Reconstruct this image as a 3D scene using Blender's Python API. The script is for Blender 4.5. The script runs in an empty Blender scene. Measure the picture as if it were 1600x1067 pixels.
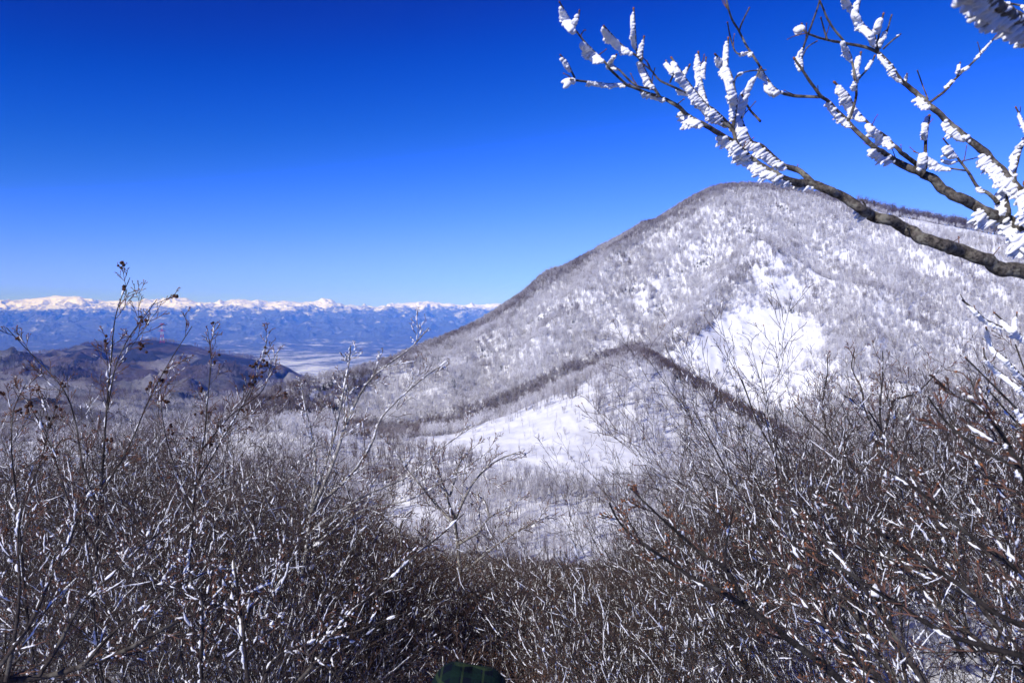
import bpy, math, random
import numpy as np
from mathutils import Vector
from math import radians, sin, cos, pi

R = random.Random(11)
NR = np.random.default_rng(11)
SC = bpy.context.scene
COL = SC.collection

# ------------------------------------------------------------------ camera model
F = 1244.0            # focal length in pixels of the 1600 px wide photograph
HY = 485.0            # row of the true horizon
PITCH = math.atan((533.5 - HY) / F)
CP, SP = cos(PITCH), sin(PITCH)

def P(px, py, D):
    """point at depth D (metres along +Y) on the sight line of a photo pixel"""
    u = (px - 800.0) / F; v = (533.5 - py) / F
    dy = CP + v * SP
    s = D / dy
    return np.array([u * s, D, (-SP + v * CP) * s])

def proj(p):
    """photo pixel of world points (n,3)"""
    p = np.asarray(p, float).reshape(-1, 3)
    f = p[:, 1] * CP - p[:, 2] * SP
    up = p[:, 1] * SP + p[:, 2] * CP
    return 800 + F * p[:, 0] / f, 533.5 - F * up / f

# ------------------------------------------------------------------ noise
def _hash(ix, iy, seed):
    h = (ix.astype(np.int64) * 374761393 + iy.astype(np.int64) * 668265263 + seed * 1442695041) & 0xffffffff
    h = ((h ^ (h >> 13)) * 1274126177) & 0xffffffff
    h = h ^ (h >> 16)
    return (h & 0xffff) / 65535.0 * 2 * pi

def perlin(x, y, seed=0):
    x = np.asarray(x, float); y = np.asarray(y, float)
    ix = np.floor(x); iy = np.floor(y)
    fx = x - ix; fy = y - iy
    ux = fx * fx * fx * (fx * (fx * 6 - 15) + 10); uy = fy * fy * fy * (fy * (fy * 6 - 15) + 10)
    def g(dx, dy):
        a = _hash(ix + dx, iy + dy, seed)
        return np.cos(a) * (fx - dx) + np.sin(a) * (fy - dy)
    a = g(0, 0) * (1 - ux) + g(1, 0) * ux
    b = g(0, 1) * (1 - ux) + g(1, 1) * ux
    return (a * (1 - uy) + b * uy) * 1.5

def fbm(x, y, o=4, seed=0):
    s = 0; a = 1.0
    for i in range(o):
        s = s + a * perlin(x * 2 ** i, y * 2 ** i, seed + i * 7); a *= .5
    return s

def ridged(x, y, o=5, seed=0):
    s = 0; a = 1.0; w = 1.0
    for i in range(o):
        n = 1 - np.abs(perlin(x * 2 ** i, y * 2 ** i, seed + i * 13)); n = n * n * w
        w = np.clip(n * 1.6, 0, 1)
        s = s + a * n; a *= .5
    return s - 1.0

# ------------------------------------------------------------------ interpolation
def pchip(xk, yk, x):
    xk = np.asarray(xk, float); yk = np.asarray(yk, float)
    h = np.diff(xk); d = np.diff(yk) / h
    m = np.zeros_like(yk)
    for i in range(1, len(xk) - 1):
        if d[i - 1] * d[i] > 0:
            w1 = 2 * h[i] + h[i - 1]; w2 = h[i] + 2 * h[i - 1]
            m[i] = (w1 + w2) / (w1 / d[i - 1] + w2 / d[i])
    m[0] = d[0]; m[-1] = d[-1]
    x = np.clip(x, xk[0], xk[-1])
    i = np.clip(np.searchsorted(xk, x) - 1, 0, len(xk) - 2)
    t = (x - xk[i]) / h[i]
    return ((2*t**3 - 3*t**2 + 1) * yk[i] + (t**3 - 2*t**2 + t) * h[i] * m[i]
            + (-2*t**3 + 3*t**2) * yk[i+1] + (t**3 - t**2) * h[i] * m[i+1])

# ------------------------------------------------------------------ mesh helpers
def mesh_quads(name, V, Q, smooth=True, mats=(), fmat=None):
    V = np.asarray(V, np.float32); Q = np.asarray(Q, np.int32)
    me = bpy.data.meshes.new(name)
    me.vertices.add(len(V)); me.vertices.foreach_set('co', V.ravel())
    me.loops.add(Q.size); me.loops.foreach_set('vertex_index', Q.ravel())
    me.polygons.add(len(Q))
    me.polygons.foreach_set('loop_start', np.arange(0, Q.size, 4, dtype=np.int32))
    me.polygons.foreach_set('loop_total', np.full(len(Q), 4, dtype=np.int32))
    me.polygons.foreach_set('use_smooth', np.full(len(Q), smooth))
    for m in mats: me.materials.append(m)
    if fmat is not None: me.polygons.foreach_set('material_index', np.asarray(fmat, np.int32))
    me.update(calc_edges=True)
    return me

class Tubes:
    """collects polylines with radii; builds them as one mesh of tubes"""
    def __init__(s): s.g = {}
    def add(s, pts, rad, k=4, mat=0):
        n = len(pts)
        s.g.setdefault((n, k, mat), []).append((pts, rad))
    def build(s, name, mats, smooth=True):
        Vs = []; Qs = []; Ms = []; off = 0
        for (n, k, mat), L in s.g.items():
            p = np.array([a for a, b in L], float); r = np.array([b for a, b in L], float)
            t = np.gradient(p, axis=1)
            t /= np.linalg.norm(t, axis=2, keepdims=True) + 1e-12
            tm = np.abs(t.mean(axis=1))
            ref = np.zeros((len(L), 3)); ref[np.arange(len(L)), tm.argmin(axis=1)] = 1
            u = ref[:, None, :] - (ref[:, None, :] * t).sum(2, keepdims=True) * t
            u /= np.linalg.norm(u, axis=2, keepdims=True) + 1e-12
            w = np.cross(t, u)
            a = np.arange(k) * 2 * pi / k
            ring = p[:, :, None, :] + r[:, :, None, None] * (np.cos(a)[None, None, :, None] * u[:, :, None, :] + np.sin(a)[None, None, :, None] * w[:, :, None, :])
            N = len(L)
            Vs.append(ring.reshape(-1, 3))
            base = (np.arange(N)[:, None, None] * n + np.arange(n - 1)[None, :, None]) * k
            i = np.arange(k)[None, None, :]; j = (np.arange(k) + 1)[None, None, :] % k
            q = np.stack([base + i, base + j, base + k + j, base + k + i], axis=-1).reshape(-1, 4) + off
            Qs.append(q); Ms.append(np.full(len(q), mat)); off += N * n * k
        if not Vs: return None
        return mesh_quads(name, np.concatenate(Vs), np.concatenate(Qs), smooth, mats, np.concatenate(Ms))

def link(name, me, parent=None, loc=None):
    o = bpy.data.objects.new(name, me); COL.objects.link(o)
    if parent: o.parent = parent
    if loc is not None: o.location = loc
    return o

def empty(name, loc, rz=0, sc=1.0):
    o = bpy.data.objects.new(name, None); COL.objects.link(o)
    o.empty_display_size = .2
    o.location = loc; o.rotation_euler = (0, 0, rz); o.scale = (sc,) * 3
    return o

def tag(o, label=None, cat=None, group=None, kind=None):
    if label: o['label'] = label
    if cat: o['category'] = cat
    if group: o['group'] = group
    if kind: o['kind'] = kind
    return o

# ------------------------------------------------------------------ materials
def new_mat(name):
    m = bpy.data.materials.new(name); m.use_nodes = True
    nt = m.node_tree; nt.nodes.clear()
    return m, nt

def N(nt, typ, **kw):
    n = nt.nodes.new(typ)
    for k, v in kw.items():
        if k.startswith('i_'): n.inputs[k[2:].replace('_', ' ')].default_value = v
        else: setattr(n, k, v)
    return n

def ramp(nt, fac, stops):
    r = nt.nodes.new('ShaderNodeValToRGB')
    cr = r.color_ramp
    while len(cr.elements) > 2: cr.elements.remove(cr.elements[-1])
    for i, (p, c) in enumerate(stops):
        e = cr.elements[i] if i < 2 else cr.elements.new(p)
        e.position = p; e.color = (c if len(c) == 4 else (*c, 1))
    nt.links.new(fac, r.inputs[0])
    return r.outputs[0]

def noise(nt, vec, scale, detail=4, rough=.55):
    n = N(nt, 'ShaderNodeTexNoise'); n.inputs['Scale'].default_value = scale
    n.inputs['Detail'].default_value = detail; n.inputs['Roughness'].default_value = rough
    if vec is not None: nt.links.new(vec, n.inputs['Vector'])
    return n.outputs[0]

def mixc(nt, fac, a, b):
    m = N(nt, 'ShaderNodeMix', data_type='RGBA')
    for s, v in ((m.inputs[0], fac), (m.inputs[6], a), (m.inputs[7], b)):
        if isinstance(v, (int, float)): s.default_value = v
        elif isinstance(v, tuple): s.default_value = (*v, 1) if len(v) == 3 else v
        else: nt.links.new(v, s)
    return m.outputs[2]

def math_(nt, op, a, b=None, clamp=False):
    m = N(nt, 'ShaderNodeMath', operation=op); m.use_clamp = clamp
    for s, v in ((m.inputs[0], a), (m.inputs[1], b)):
        if v is None: continue
        if isinstance(v, (int, float)): s.default_value = v
        else: nt.links.new(v, s)
    return m.outputs[0]

def finish(nt, col, rough=.8, bump=None, bstr=.3, bdist=.1, spec=.3, sss=0, extra=None):
    b = N(nt, 'ShaderNodeBsdfPrincipled'); o = N(nt, 'ShaderNodeOutputMaterial')
    if isinstance(col, tuple): b.inputs['Base Color'].default_value = (*col, 1)
    else: nt.links.new(col, b.inputs['Base Color'])
    b.inputs['Roughness'].default_value = rough
    b.inputs['Specular IOR Level'].default_value = spec
    if bump is not None:
        bn = N(nt, 'ShaderNodeBump'); bn.inputs['Strength'].default_value = bstr; bn.inputs['Distance'].default_value = bdist
        nt.links.new(bump, bn.inputs['Height']); nt.links.new(bn.outputs[0], b.inputs['Normal'])
    nt.links.new(b.outputs[0], o.inputs[0])
    return b

def geo_pos(nt):
    return N(nt, 'ShaderNodeNewGeometry').outputs['Position']
def obj_co(nt):
    return N(nt, 'ShaderNodeTexCoord').outputs['Object']

# bark of the big near branches: grey-brown with lichen blotches and rings
def bark_mat(name, dark, light, lichen, scale=60):
    m, nt = new_mat(name); v = obj_co(nt)
    n1 = noise(nt, v, scale, 6, .65); n2 = noise(nt, v, scale * .35, 4)
    c = ramp(nt, n1, [(.38, dark), (.62, light)])
    f = ramp(nt, n2, [(.52, (0, 0, 0)), (.62, (1, 1, 1))])
    c = mixc(nt, f, c, lichen)
    n3 = noise(nt, v, scale * 3, 3)
    h = math_(nt, 'ADD', n1, math_(nt, 'MULTIPLY', n3, .4))
    finish(nt, c, .85, h, 1.0, .009)
    return m
M = {}
M['bark'] = bark_mat('bark_grey', (.022, .019, .018), (.16, .14, .12), (.23, .22, .18), 75)
M['bark_dark'] = bark_mat('bark_dark', (.014, .011, .011), (.07, .056, .05), (.11, .10, .085), 40)
M['bark_shaded'] = bark_mat('bark_shaded', (.006, .005, .005), (.03, .024, .023), (.05, .045, .04), 50)  # dark bark again, with the near branches' shade painted into its colour
M['bark_pale'] = bark_mat('bark_pale', (.09, .085, .08), (.34, .32, .30), (.42, .41, .38), 30)

def twig_mat(name, a, b, scale=14):
    m, nt = new_mat(name); v = geo_pos(nt)
    n1 = noise(nt, v, scale, 3)
    c = ramp(nt, n1, [(.35, a), (.65, b)])
    finish(nt, c, .7, None)
    return m
M['twig'] = twig_mat('twig_brown', (.020, .015, .016), (.10, .07, .06), 3)
M['twig_red'] = twig_mat('twig_reddish', (.036, .022, .02), (.13, .078, .058), 3)
M['twig_near'] = twig_mat('twig_near', (.05, .03, .024), (.20, .10, .07), 25)
M['bud'] = twig_mat('bud_orange', (.12, .045, .02), (.36, .14, .05), 30)
M['cone'] = twig_mat('seed_cone_dark', (.025, .012, .01), (.09, .035, .02), 40)

def rime_mat(name, scale, dist, base=(.84, .86, .9)):
    m, nt = new_mat(name); v = geo_pos(nt)
    n1 = noise(nt, v, scale, 4, .6)
    c = mixc(nt, n1, base, (.92, .93, .95))
    b = finish(nt, c, .75, n1, .5, dist)
    b.inputs['Subsurface Weight'].default_value = 0
    return m
M['rime'] = rime_mat('rime_near', 160, .004)
M['rime_mid'] = rime_mat('rime_mid', 60, .01)

# crowns of the forest trees: brown twigs, more or less whitened by rime
def crown_mat(name, brown, white):
    m, nt = new_mat(name)
    a = N(nt, 'ShaderNodeAttribute', attribute_type='INSTANCER', attribute_name='frost')
    v = geo_pos(nt)
    n1 = noise(nt, v, .9, 3)
    f = math_(nt, 'ADD', a.outputs['Fac'], math_(nt, 'MULTIPLY', math_(nt, 'SUBTRACT', n1, .5), 1.1), clamp=True)
    finish(nt, mixc(nt, f, brown, white), .8)
    return m
M['crown'] = crown_mat('crown_frosted', (.14, .10, .095), (.86, .86, .90))
M['trunk_far'] = crown_mat('trunk_frosted', (.06, .045, .045), (.34, .32, .34))
M['fir'] = crown_mat('fir_needles', (.022, .035, .03), (.5, .52, .55))

# ground of the near hills: snow with brown undergrowth where the forest stands, painted shade under near brush
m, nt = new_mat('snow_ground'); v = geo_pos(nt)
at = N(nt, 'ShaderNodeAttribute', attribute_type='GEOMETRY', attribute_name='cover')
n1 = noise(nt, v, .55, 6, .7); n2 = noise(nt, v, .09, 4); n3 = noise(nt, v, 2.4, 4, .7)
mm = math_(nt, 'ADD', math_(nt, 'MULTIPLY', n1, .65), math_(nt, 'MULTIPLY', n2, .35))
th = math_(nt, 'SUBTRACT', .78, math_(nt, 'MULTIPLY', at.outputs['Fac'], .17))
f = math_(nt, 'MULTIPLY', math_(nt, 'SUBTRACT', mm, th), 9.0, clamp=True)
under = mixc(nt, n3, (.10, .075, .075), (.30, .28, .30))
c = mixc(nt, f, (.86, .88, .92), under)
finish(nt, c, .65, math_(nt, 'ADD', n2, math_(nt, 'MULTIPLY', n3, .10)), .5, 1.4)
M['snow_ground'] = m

# middle hills far left: leafless dark woods over thin snow
m, nt = new_mat('wooded_hills'); v = geo_pos(nt)
at = N(nt, 'ShaderNodeAttribute', attribute_type='GEOMETRY', attribute_name='cover')
n1 = noise(nt, v, .12, 8, .75); n2 = noise(nt, v, .006, 5, .6)
n4 = noise(nt, v, .0035, 4, .6); n5 = noise(nt, v, .03, 6, .8)
kind_ = math_(nt, 'MULTIPLY', math_(nt, 'SUBTRACT', n4, .47), 14.0, clamp=True)
wood = mixc(nt, kind_, mixc(nt, n5, (.006, .008, .012), (.035, .04, .05)), mixc(nt, n5, (.03, .022, .022), (.20, .16, .15)))
thin = mixc(nt, n5, (.08, .065, .07), (.78, .78, .80))
f = math_(nt, 'ADD', at.outputs['Fac'], math_(nt, 'MULTIPLY', math_(nt, 'SUBTRACT', n2, .5), 3.6), clamp=True)
finish(nt, mixc(nt, f, thin, wood), .85, n1, .9, 14)
M['hills'] = m

# far range: dark forest low, snow high, snow fields on the plain
m, nt = new_mat('far_range'); v = geo_pos(nt)
at = N(nt, 'ShaderNodeAttribute', attribute_type='GEOMETRY', attribute_name='snow')
mp = N(nt, 'ShaderNodeMapping'); nt.links.new(v, mp.inputs[0]); mp.inputs['Scale'].default_value = (.001, .0009, .003)
n1 = noise(nt, mp.outputs[0], 2.2, 9, .72)
n2 = noise(nt, v, .004, 6, .7)
mx = math_(nt, 'ADD', math_(nt, 'MULTIPLY', n1, .6), math_(nt, 'MULTIPLY', n2, .4))
s = math_(nt, 'ADD', math_(nt, 'MULTIPLY', math_(nt, 'SUBTRACT', mx, .5), 6.5), at.outputs['Fac'], clamp=True)
finish(nt, mixc(nt, s, (.07, .085, .10), (.93, .95, 1.0)), .8, mx, .6, 200)
M['far'] = m

# ------------------------------------------------------------------ lofted terrain
class Loft:
    def __init__(s, name, cols, D, Z, px, nseg, disp, mat, label=None):
        """D, Z: arrays [row][col] of depth and height on key columns `cols`"""
        D = np.array(D, float); Z = np.array(Z, float)
        Dc = np.array([pchip(cols, d, px) for d in D]); Zc = np.array([pchip(cols, z, px) for z in Z])
        v = np.concatenate([np.linspace(i, i + 1, n, endpoint=False) for i, n in enumerate(nseg)] + [[len(nseg)]])
        k = np.arange(len(D))
        G = np.zeros((len(v), len(px), 2))
        for j in range(len(px)):
            d = pchip(k, Dc[:, j], v); d = np.maximum.accumulate(d + np.arange(len(d)) * 1e-6)
            G[:, j, 0] = d; G[:, j, 1] = pchip(Dc[:, j], Zc[:, j], d)
        s.px = px; s.d = G[:, :, 0]; s.x = s.d * (px[None, :] - 800) / F
        s.z = G[:, :, 1] + disp(s.x, s.d, v[:, None] + 0 * s.d)
        s.v = v; s.name = name; s.mat = mat
    def add_bump(s, line, amp, width):
        """raise (or cut) the ground along a world XY polyline"""
        L = np.array(line)[:, :2]; best = np.full(s.x.shape, 1e9)
        for a, b in zip(L[:-1], L[1:]):
            ab = b - a; t = np.clip(((s.x - a[0]) * ab[0] + (s.d - a[1]) * ab[1]) / (ab @ ab), 0, 1)
            best = np.minimum(best, np.hypot(s.x - a[0] - t * ab[0], s.d - a[1] - t * ab[1]))
        s.z = s.z + amp * np.exp(-(best / width) ** 2)
    def build(s, attr=None, vals=None):
        nr, nc = s.x.shape
        V = np.stack([s.x, s.d, s.z], -1).reshape(-1, 3)
        i = (np.arange(nr - 1)[:, None] * nc + np.arange(nc - 1)[None, :]).ravel()
        me = mesh_quads(s.name, V, np.stack([i, i + 1, i + 1 + nc, i + nc], -1), True, [s.mat])
        if attr:
            a = me.attributes.new(attr, 'FLOAT', 'POINT'); a.data.foreach_set('value', np.asarray(vals, np.float32).ravel())
        return link(s.name, me)
    def gz(s, x, y):
        px = 800 + F * x / y
        j = np.clip(np.searchsorted(s.px, px) - 1, 0, len(s.px) - 2)
        t = (px - s.px[j]) / (s.px[j + 1] - s.px[j])
        return float((1 - t) * np.interp(y, s.d[:, j], s.z[:, j]) + t * np.interp(y, s.d[:, j + 1], s.z[:, j + 1]))
    def hit(s, px, py, dmin=0):
        """first ground point on a pixel's sight line beyond depth dmin"""
        j = int(np.clip(np.searchsorted(s.px, px), 0, len(s.px) - 1))
        col = np.stack([s.x[:, j], s.d[:, j], s.z[:, j]], -1)
        _, yy = proj(col)
        run = np.inf
        for i in range(1, len(col)):
            run = min(run, yy[i - 1]) if col[i - 1, 1] >= 0 else run
            if col[i, 1] > dmin and yy[i] <= py < run:
                t = (run - py) / max(run - yy[i], 1e-6) if yy[i - 1] == run else 1
                q = col[i - 1] * (1 - t) + col[i] * t
                return q
        return col[int(np.argmin(np.abs(yy)))]
    def scatter(s, n, rows, cols=None, rng=NR):
        """n area-weighted random ground points between row parameters"""
        i0 = np.searchsorted(s.v, rows[0]); i1 = np.searchsorted(s.v, rows[1])
        j0, j1 = (0, len(s.px) - 1) if cols is None else np.searchsorted(s.px, cols)
        X = s.x[i0:i1 + 1, j0:j1 + 1]; Y = s.d[i0:i1 + 1, j0:j1 + 1]; Z = s.z[i0:i1 + 1, j0:j1 + 1]
        A = np.abs((X[:-1, 1:] - X[:-1, :-1]) * (Y[1:, :-1] - Y[:-1, :-1]))
        c = np.cumsum(A.ravel()); c /= c[-1]
        k = np.searchsorted(c, rng.random(n)); k = np.clip(k, 0, A.size - 1)
        a, b = np.unravel_index(k, A.shape)
        u = rng.random(n); w = rng.random(n)
        def bl(G): return G[a, b] * (1-u) * (1-w) + G[a+1, b] * u * (1-w) + G[a, b+1] * (1-u) * w + G[a+1, b+1] * u * w
        return np.stack([bl(X), bl(Y), bl(Z)], -1)

def zof(y, D):                    # height of a pixel row at depth D
    return P(800, y, D)[2]
def rowz(ys, Ds):
    return [zof(y, d) for y, d in zip(ys, Ds)]

# ---- near loft: slope under the camera, valley, knoll, the big mountain
pk = np.array([-1600, -400, 0, 200, 300, 400, 500, 600, 700, 800, 900, 1000, 1100, 1200, 1300, 1400, 1500, 1600, 2000, 3200.])
nk = len(pk)
def at(d, xs=pk):                 # sparse {px: value} -> all key columns
    a = sorted(d); return np.interp(xs, a, [d[i] for i in a])
sky_y = {-1600: 720, 0: 720, 200: 715, 300: 690, 380: 642, 430: 612, 480: 598, 540: 586, 600: 570, 650: 548, 700: 527, 760: 500, 810: 468,
         860: 434, 940: 388, 1000: 361, 1060: 326, 1110: 299, 1150: 293, 1200: 294, 1250: 300, 1300: 312, 1350: 328, 1400: 341, 1450: 349,
         1500: 357, 1550: 366, 1600: 376, 1700: 395, 2000: 440, 3200: 520}
sky_D = {-1600: 430, 300: 430, 400: 440, 480: 480, 540: 520, 600: 580, 700: 690, 800: 760, 900: 790, 1000: 810, 1150: 820, 1300: 800, 1400: 770, 1600: 730, 2000: 650, 3200: 500}
pk = np.array(sorted(set(list(pk) + [k for k in sky_y if k > 300])), float); nk = len(pk)
rD = []; rZ = []
rD.append([.6] * nk); rZ.append([-1.75] * nk)
rD.append([2.4] * nk); rZ.append(at({-1600: -2.2, 300: -2.35, 600: -2.7, 740: -2.8, 1000: -2.7, 1300: -2.35, 3200: -2.1}, pk))
rD.append([7.] * nk); rZ.append(at({-1600: -2.6, 0: -3.1, 400: -3.4, 600: -3.9, 800: -4.2, 1000: -4.0, 1200: -3.4, 1600: -2.8, 3200: -2.4}, pk))
rD.append(at({-1600: 25, 300: 28, 500: 48, 700: 60, 950: 62, 1150: 45, 1300: 32, 3200: 28}, pk))
rZ.append(at({-1600: -8, 300: -9.0, 500: -16.2, 700: -20.2, 950: -21, 1150: -14.5, 1300: -9.5, 3200: -8}, pk))
rD.append(at({-1600: 130, 3200: 140}, pk)); rZ.append(at({-1600: -47, 600: -46, 900: -46.5, 1200: -46, 3200: -45}, pk))
rD.append(at({-1600: 190, 3200: 190}, pk)); rZ.append(at({-1600: -54, 600: -51.5, 900: -52.5, 1200: -52, 3200: -50}, pk))
D6 = at({-1600: 280, 3200: 280}, pk); rD.append(D6)
rZ.append(rowz(at({-1600: 745, 500: 728, 600: 742, 700: 728, 800: 716, 900: 703, 1000: 703, 1100: 722, 1200: 745, 1300: 765, 3200: 765}, pk), D6))
D7 = at({-1600: 380, 400: 370, 500: 350, 600: 345, 700: 360, 800: 380, 900: 400, 1000: 420, 1100: 385, 1200: 345, 1300: 320, 3200: 320}, pk); rD.append(D7)
Z7 = np.array(rowz(at({-1600: 700, 0: 692, 300: 672, 400: 662, 500: 672, 600: 692, 700: 682, 800: 648, 900: 603, 950: 577, 1000: 560, 1050: 585, 1100: 614, 1200: 672, 1300: 730, 1400: 745, 3200: 745}, pk), D7)); rZ.append(Z7)
D11 = at(sky_D, pk); Z11 = np.array(rowz(at(sky_y, pk), D11))
D8 = D7 + at({-1600: 20, 400: 25, 600: 60, 3200: 65}, pk)
Z8 = Z7 + at({-1600: -6, 500: -5, 700: -8, 800: -12, 1050: -13, 1200: -10, 1300: -3, 3200: 0}, pk)
rD.append(D8); rZ.append(Z8)
D8b = np.minimum(D8, D11 - 8)
for s_, f_ in ((.33, .27), (.66, .64)):
    rD.append(D8 + (D11 - D8) * s_); rZ.append(Z8 + (Z11 - Z8) * f_)
rD.append(D11); rZ.append(Z11)
rD.append(D11 + 170); rZ.append(Z11 - 100)
rD.append(D11 + 800); rZ.append(Z11 - 480)
rD = np.array(rD); rZ = np.array(rZ)

def disp_near(x, y, v):
    a_small = np.interp(y, [1, 8, 40, 150, 400, 900], [.05, .12, .35, .5, .8, 1.0])
    z = a_small * fbm(x * .22, y * .22, 4, 3) * np.interp(y, [100, 300], [1, .6])
    mt = np.interp(v, [7.9, 8.6, 10.2, 11, 12], [0, 1, 1, .12, 1])
    z = z + mt * (7.0 * ridged(x / 120 + .3 * fbm(x / 90, y / 90, 2, 9), y / 260, 4, 21) + 5.5 * fbm(x / 55, y / 80, 4, 5))
    md = np.interp(v, [4.6, 5.4, 6.7, 7.0, 7.6], [0, 1, .7, .1, .1])
    z = z + md * 2.2 * fbm(x / 45, y / 45, 4, 31)
    return z

pxd = np.concatenate([np.linspace(-1600, -80, 60, endpoint=False), np.linspace(-80, 1680, 620, endpoint=False), np.linspace(1680, 3200, 60)])
near = Loft('hillside', pk, rD, rZ, pxd, [14, 20, 46, 40, 36, 50, 50, 26, 60, 70, 70, 20, 12], disp_near, M['snow_ground'])

def hits(pts, dmin=0): return [near.hit(x, y, dmin) for x, y in pts]
spur = hits([(1188, 400), (1150, 450), (1100, 508), (1050, 540), (1015, 558)], 480)
gul1 = hits([(1120, 380), (1060, 430), (1015, 490), (985, 535)], 480)
gul2 = hits([(1290, 420), (1240, 470), (1200, 540), (1180, 610)], 420)
spur2 = hits([(1000, 372), (930, 420), (870, 480), (840, 540)], 480)
spur3 = hits([(860, 440), (800, 500), (740, 560), (700, 620)], 450)
gul3 = hits([(930, 400), (880, 470), (800, 540), (760, 600)], 450)
near.add_bump(spur, 13, 22); near.add_bump(gul1, -15, 26); near.add_bump(gul2, -8, 34)
near.add_bump(spur2, 9, 20); near.add_bump(spur3, 8, 20); near.add_bump(gul3, -9, 18)

# ---- where the forest stands, thins out or is bare
def inpoly(x, y, poly):
    x = np.asarray(x); y = np.asarray(y); c = np.zeros(x.shape, bool); n = len(poly)
    for i in range(n):
        x1, y1 = poly[i]; x2, y2 = poly[(i + 1) % n]
        if y1 == y2: continue
        c ^= ((y1 > y) != (y2 > y)) & (x < (x2 - x1) * (y - y1) / (y2 - y1) + x1)
    return c
def dline(x, y, line):
    best = np.full(np.shape(x), 1e9)
    for (ax, ay), (bx, by) in zip(line[:-1], line[1:]):
        dx, dy = bx - ax, by - ay
        t = np.clip(((x - ax) * dx + (y - ay) * dy) / (dx * dx + dy * dy), 0, 1)
        best = np.minimum(best, np.hypot(x - ax - t * dx, y - ay - t * dy))
    return best
CLEAR = [
    [(1075, 545), (1110, 512), (1150, 492), (1195, 488), (1240, 494), (1278, 508), (1288, 545), (1255, 572), (1200, 585), (1140, 585), (1090, 572), (1060, 565)],
    [(1172, 410), (1185, 425), (1240, 430), (1255, 470), (1225, 475), (1200, 450), (1168, 428)],
    [(635, 692), (720, 680), (800, 657), (870, 630), (930, 616), (925, 650), (940, 685), (995, 710), (1030, 742), (980, 762), (880, 755), (800, 735), (740, 716), (680, 708)],
    [(545, 790), (590, 775), (650, 788), (690, 815), (650, 850), (590, 850), (540, 830)],
    [(470, 672), (560, 672), (640, 700), (600, 712), (520, 700)],
    [(840, 800), (900, 780), (980, 800), (1000, 850), (960, 880), (900, 870), (850, 840)],
    [(998, 442), (1010, 470), (1005, 500), (995, 470)],
    [(960, 505), (985, 515), (965, 560), (905, 575), (935, 545)],
    [(1345, 318), (1420, 332), (1520, 350), (1600, 368), (1600, 380), (1500, 366), (1400, 346), (1350, 332)],
    [(555, 590), (610, 575), (610, 585), (570, 600)],
    [(1080, 572), (1200, 585), (1280, 545), (1285, 600), (1240, 650), (1200, 660), (1150, 630)],
]
SKY = [(k, v) for k, v in sorted(sky_y.items()) if k >= 300]
BAND1 = [(540, 672), (620, 680), (700, 664), (800, 628), (870, 592), (930, 568), (985, 553), (1010, 556)]
BAND2 = [(1010, 560), (1060, 588), (1120, 625), (1200, 672), (1230, 690)]
SPUR = [(1175, 410), (1130, 470), (1080, 525), (1020, 558)]
ROCK = [(380, 648), (430, 618), (480, 604), (540, 592), (600, 578), (590, 600), (550, 640), (500, 655), (420, 665)]

def zones(pts):
    """tree density (0..1) and frost (0..1) of ground points"""
    X, Y = proj(pts); D = pts[:, 1]
    n1 = fbm(pts[:, 0] / 40, pts[:, 1] / 60, 3, 51); n2 = fbm(pts[:, 0] / 14, pts[:, 1] / 14, 3, 61)
    n3 = fbm(pts[:, 0] / 5, pts[:, 1] / 9, 2, 63); w = 9
    Xj = X + (n2 + .8 * n3) * w; Yj = Y + (n1 + .7 * n3) * w
    dens = np.clip(.60 + .22 * n1 + .14 * n2 + .12 * n3, .10, 1)
    dens = np.where((D > 150) & (D < 430), dens * np.interp(X, [0, 560, 720, 860, 960, 1600], [1.2, 1, .7, .72, .95, 1.0]), dens)
    lf = (X < 430) & (D > 200); dens = np.where(lf, np.clip(.45 - .7 * n1 + .3 * n2, .05, 1), dens)
    frost = .77 + .34 * n1 + .20 * n2
    frost = np.where((D > 270) & (D < 430) & (X > 880) & (X < 1250), frost - .16, frost)
    lf = (X < 430) & (D > 200); frost = np.where(lf, .45 + .75 * n1, frost)
    for k, c in enumerate(CLEAR):
        ins = inpoly(Xj, Yj, c)
        dens = np.where(ins, [.08, .14, .08, .05, .12, .14, .06, .15, .08, .15, .22][k], dens)
    mid = (D > 230) & (D < 430)
    d = dline(X, Y, SKY); skl = (D > 430) & (X < 1130)
    frost = np.where(skl & (d < 12 + 7 * n1), .34 + .3 * n1, frost)
    dens = np.where(skl & (d < 20), 1, dens)
    skr = (D > 430) & (X > 1330) & (d < 9); dens = np.where(skr, .12, dens)
    skm = (D > 430) & (X > 1060) & (X <= 1330) & (d < 6); frost = np.where(skm, .3, frost)
    # behind crests
    b = dline(X, Y, BAND1); m = (b < 10) & (D > 340); frost = np.where(m, .22 + .05 * n1, frost); dens = np.where(m, 1, dens)
    b = dline(X, Y, BAND2); m = (b < 9); frost = np.where(m, -.4, frost); dens = np.where(m, 1, dens)
    b = dline(X, Y, SPUR); m = (b < 12 + 8 * n1) & (D > 430); frost = np.where(m, .55 + .15 * n1, frost); dens = np.where(m, 1, dens)
    m = inpoly(X, Y, ROCK); frost = np.where(m, .06, frost); dens = np.where(m, .8, dens)
    m = inpoly(X, Y, [(600, 700), (680, 712), (760, 740), (700, 780), (600, 780), (560, 740), (480, 700)]); frost = np.where(m & (D > 180), .18, frost)
    m = (X > 1330) & (Y > 430) & (D > 400); frost = np.where(m, frost - .10, frost)
    return np.clip(dens, 0, 1), np.clip(frost, 0, 1)

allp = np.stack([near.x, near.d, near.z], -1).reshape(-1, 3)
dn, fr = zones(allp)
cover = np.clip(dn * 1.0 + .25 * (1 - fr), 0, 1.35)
cover = np.where(allp[:, 1] < 75, 1.8, cover)  # near slope: shade beneath the brush painted into the ground colour
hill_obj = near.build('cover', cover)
tag(hill_obj, kind='structure')

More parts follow.
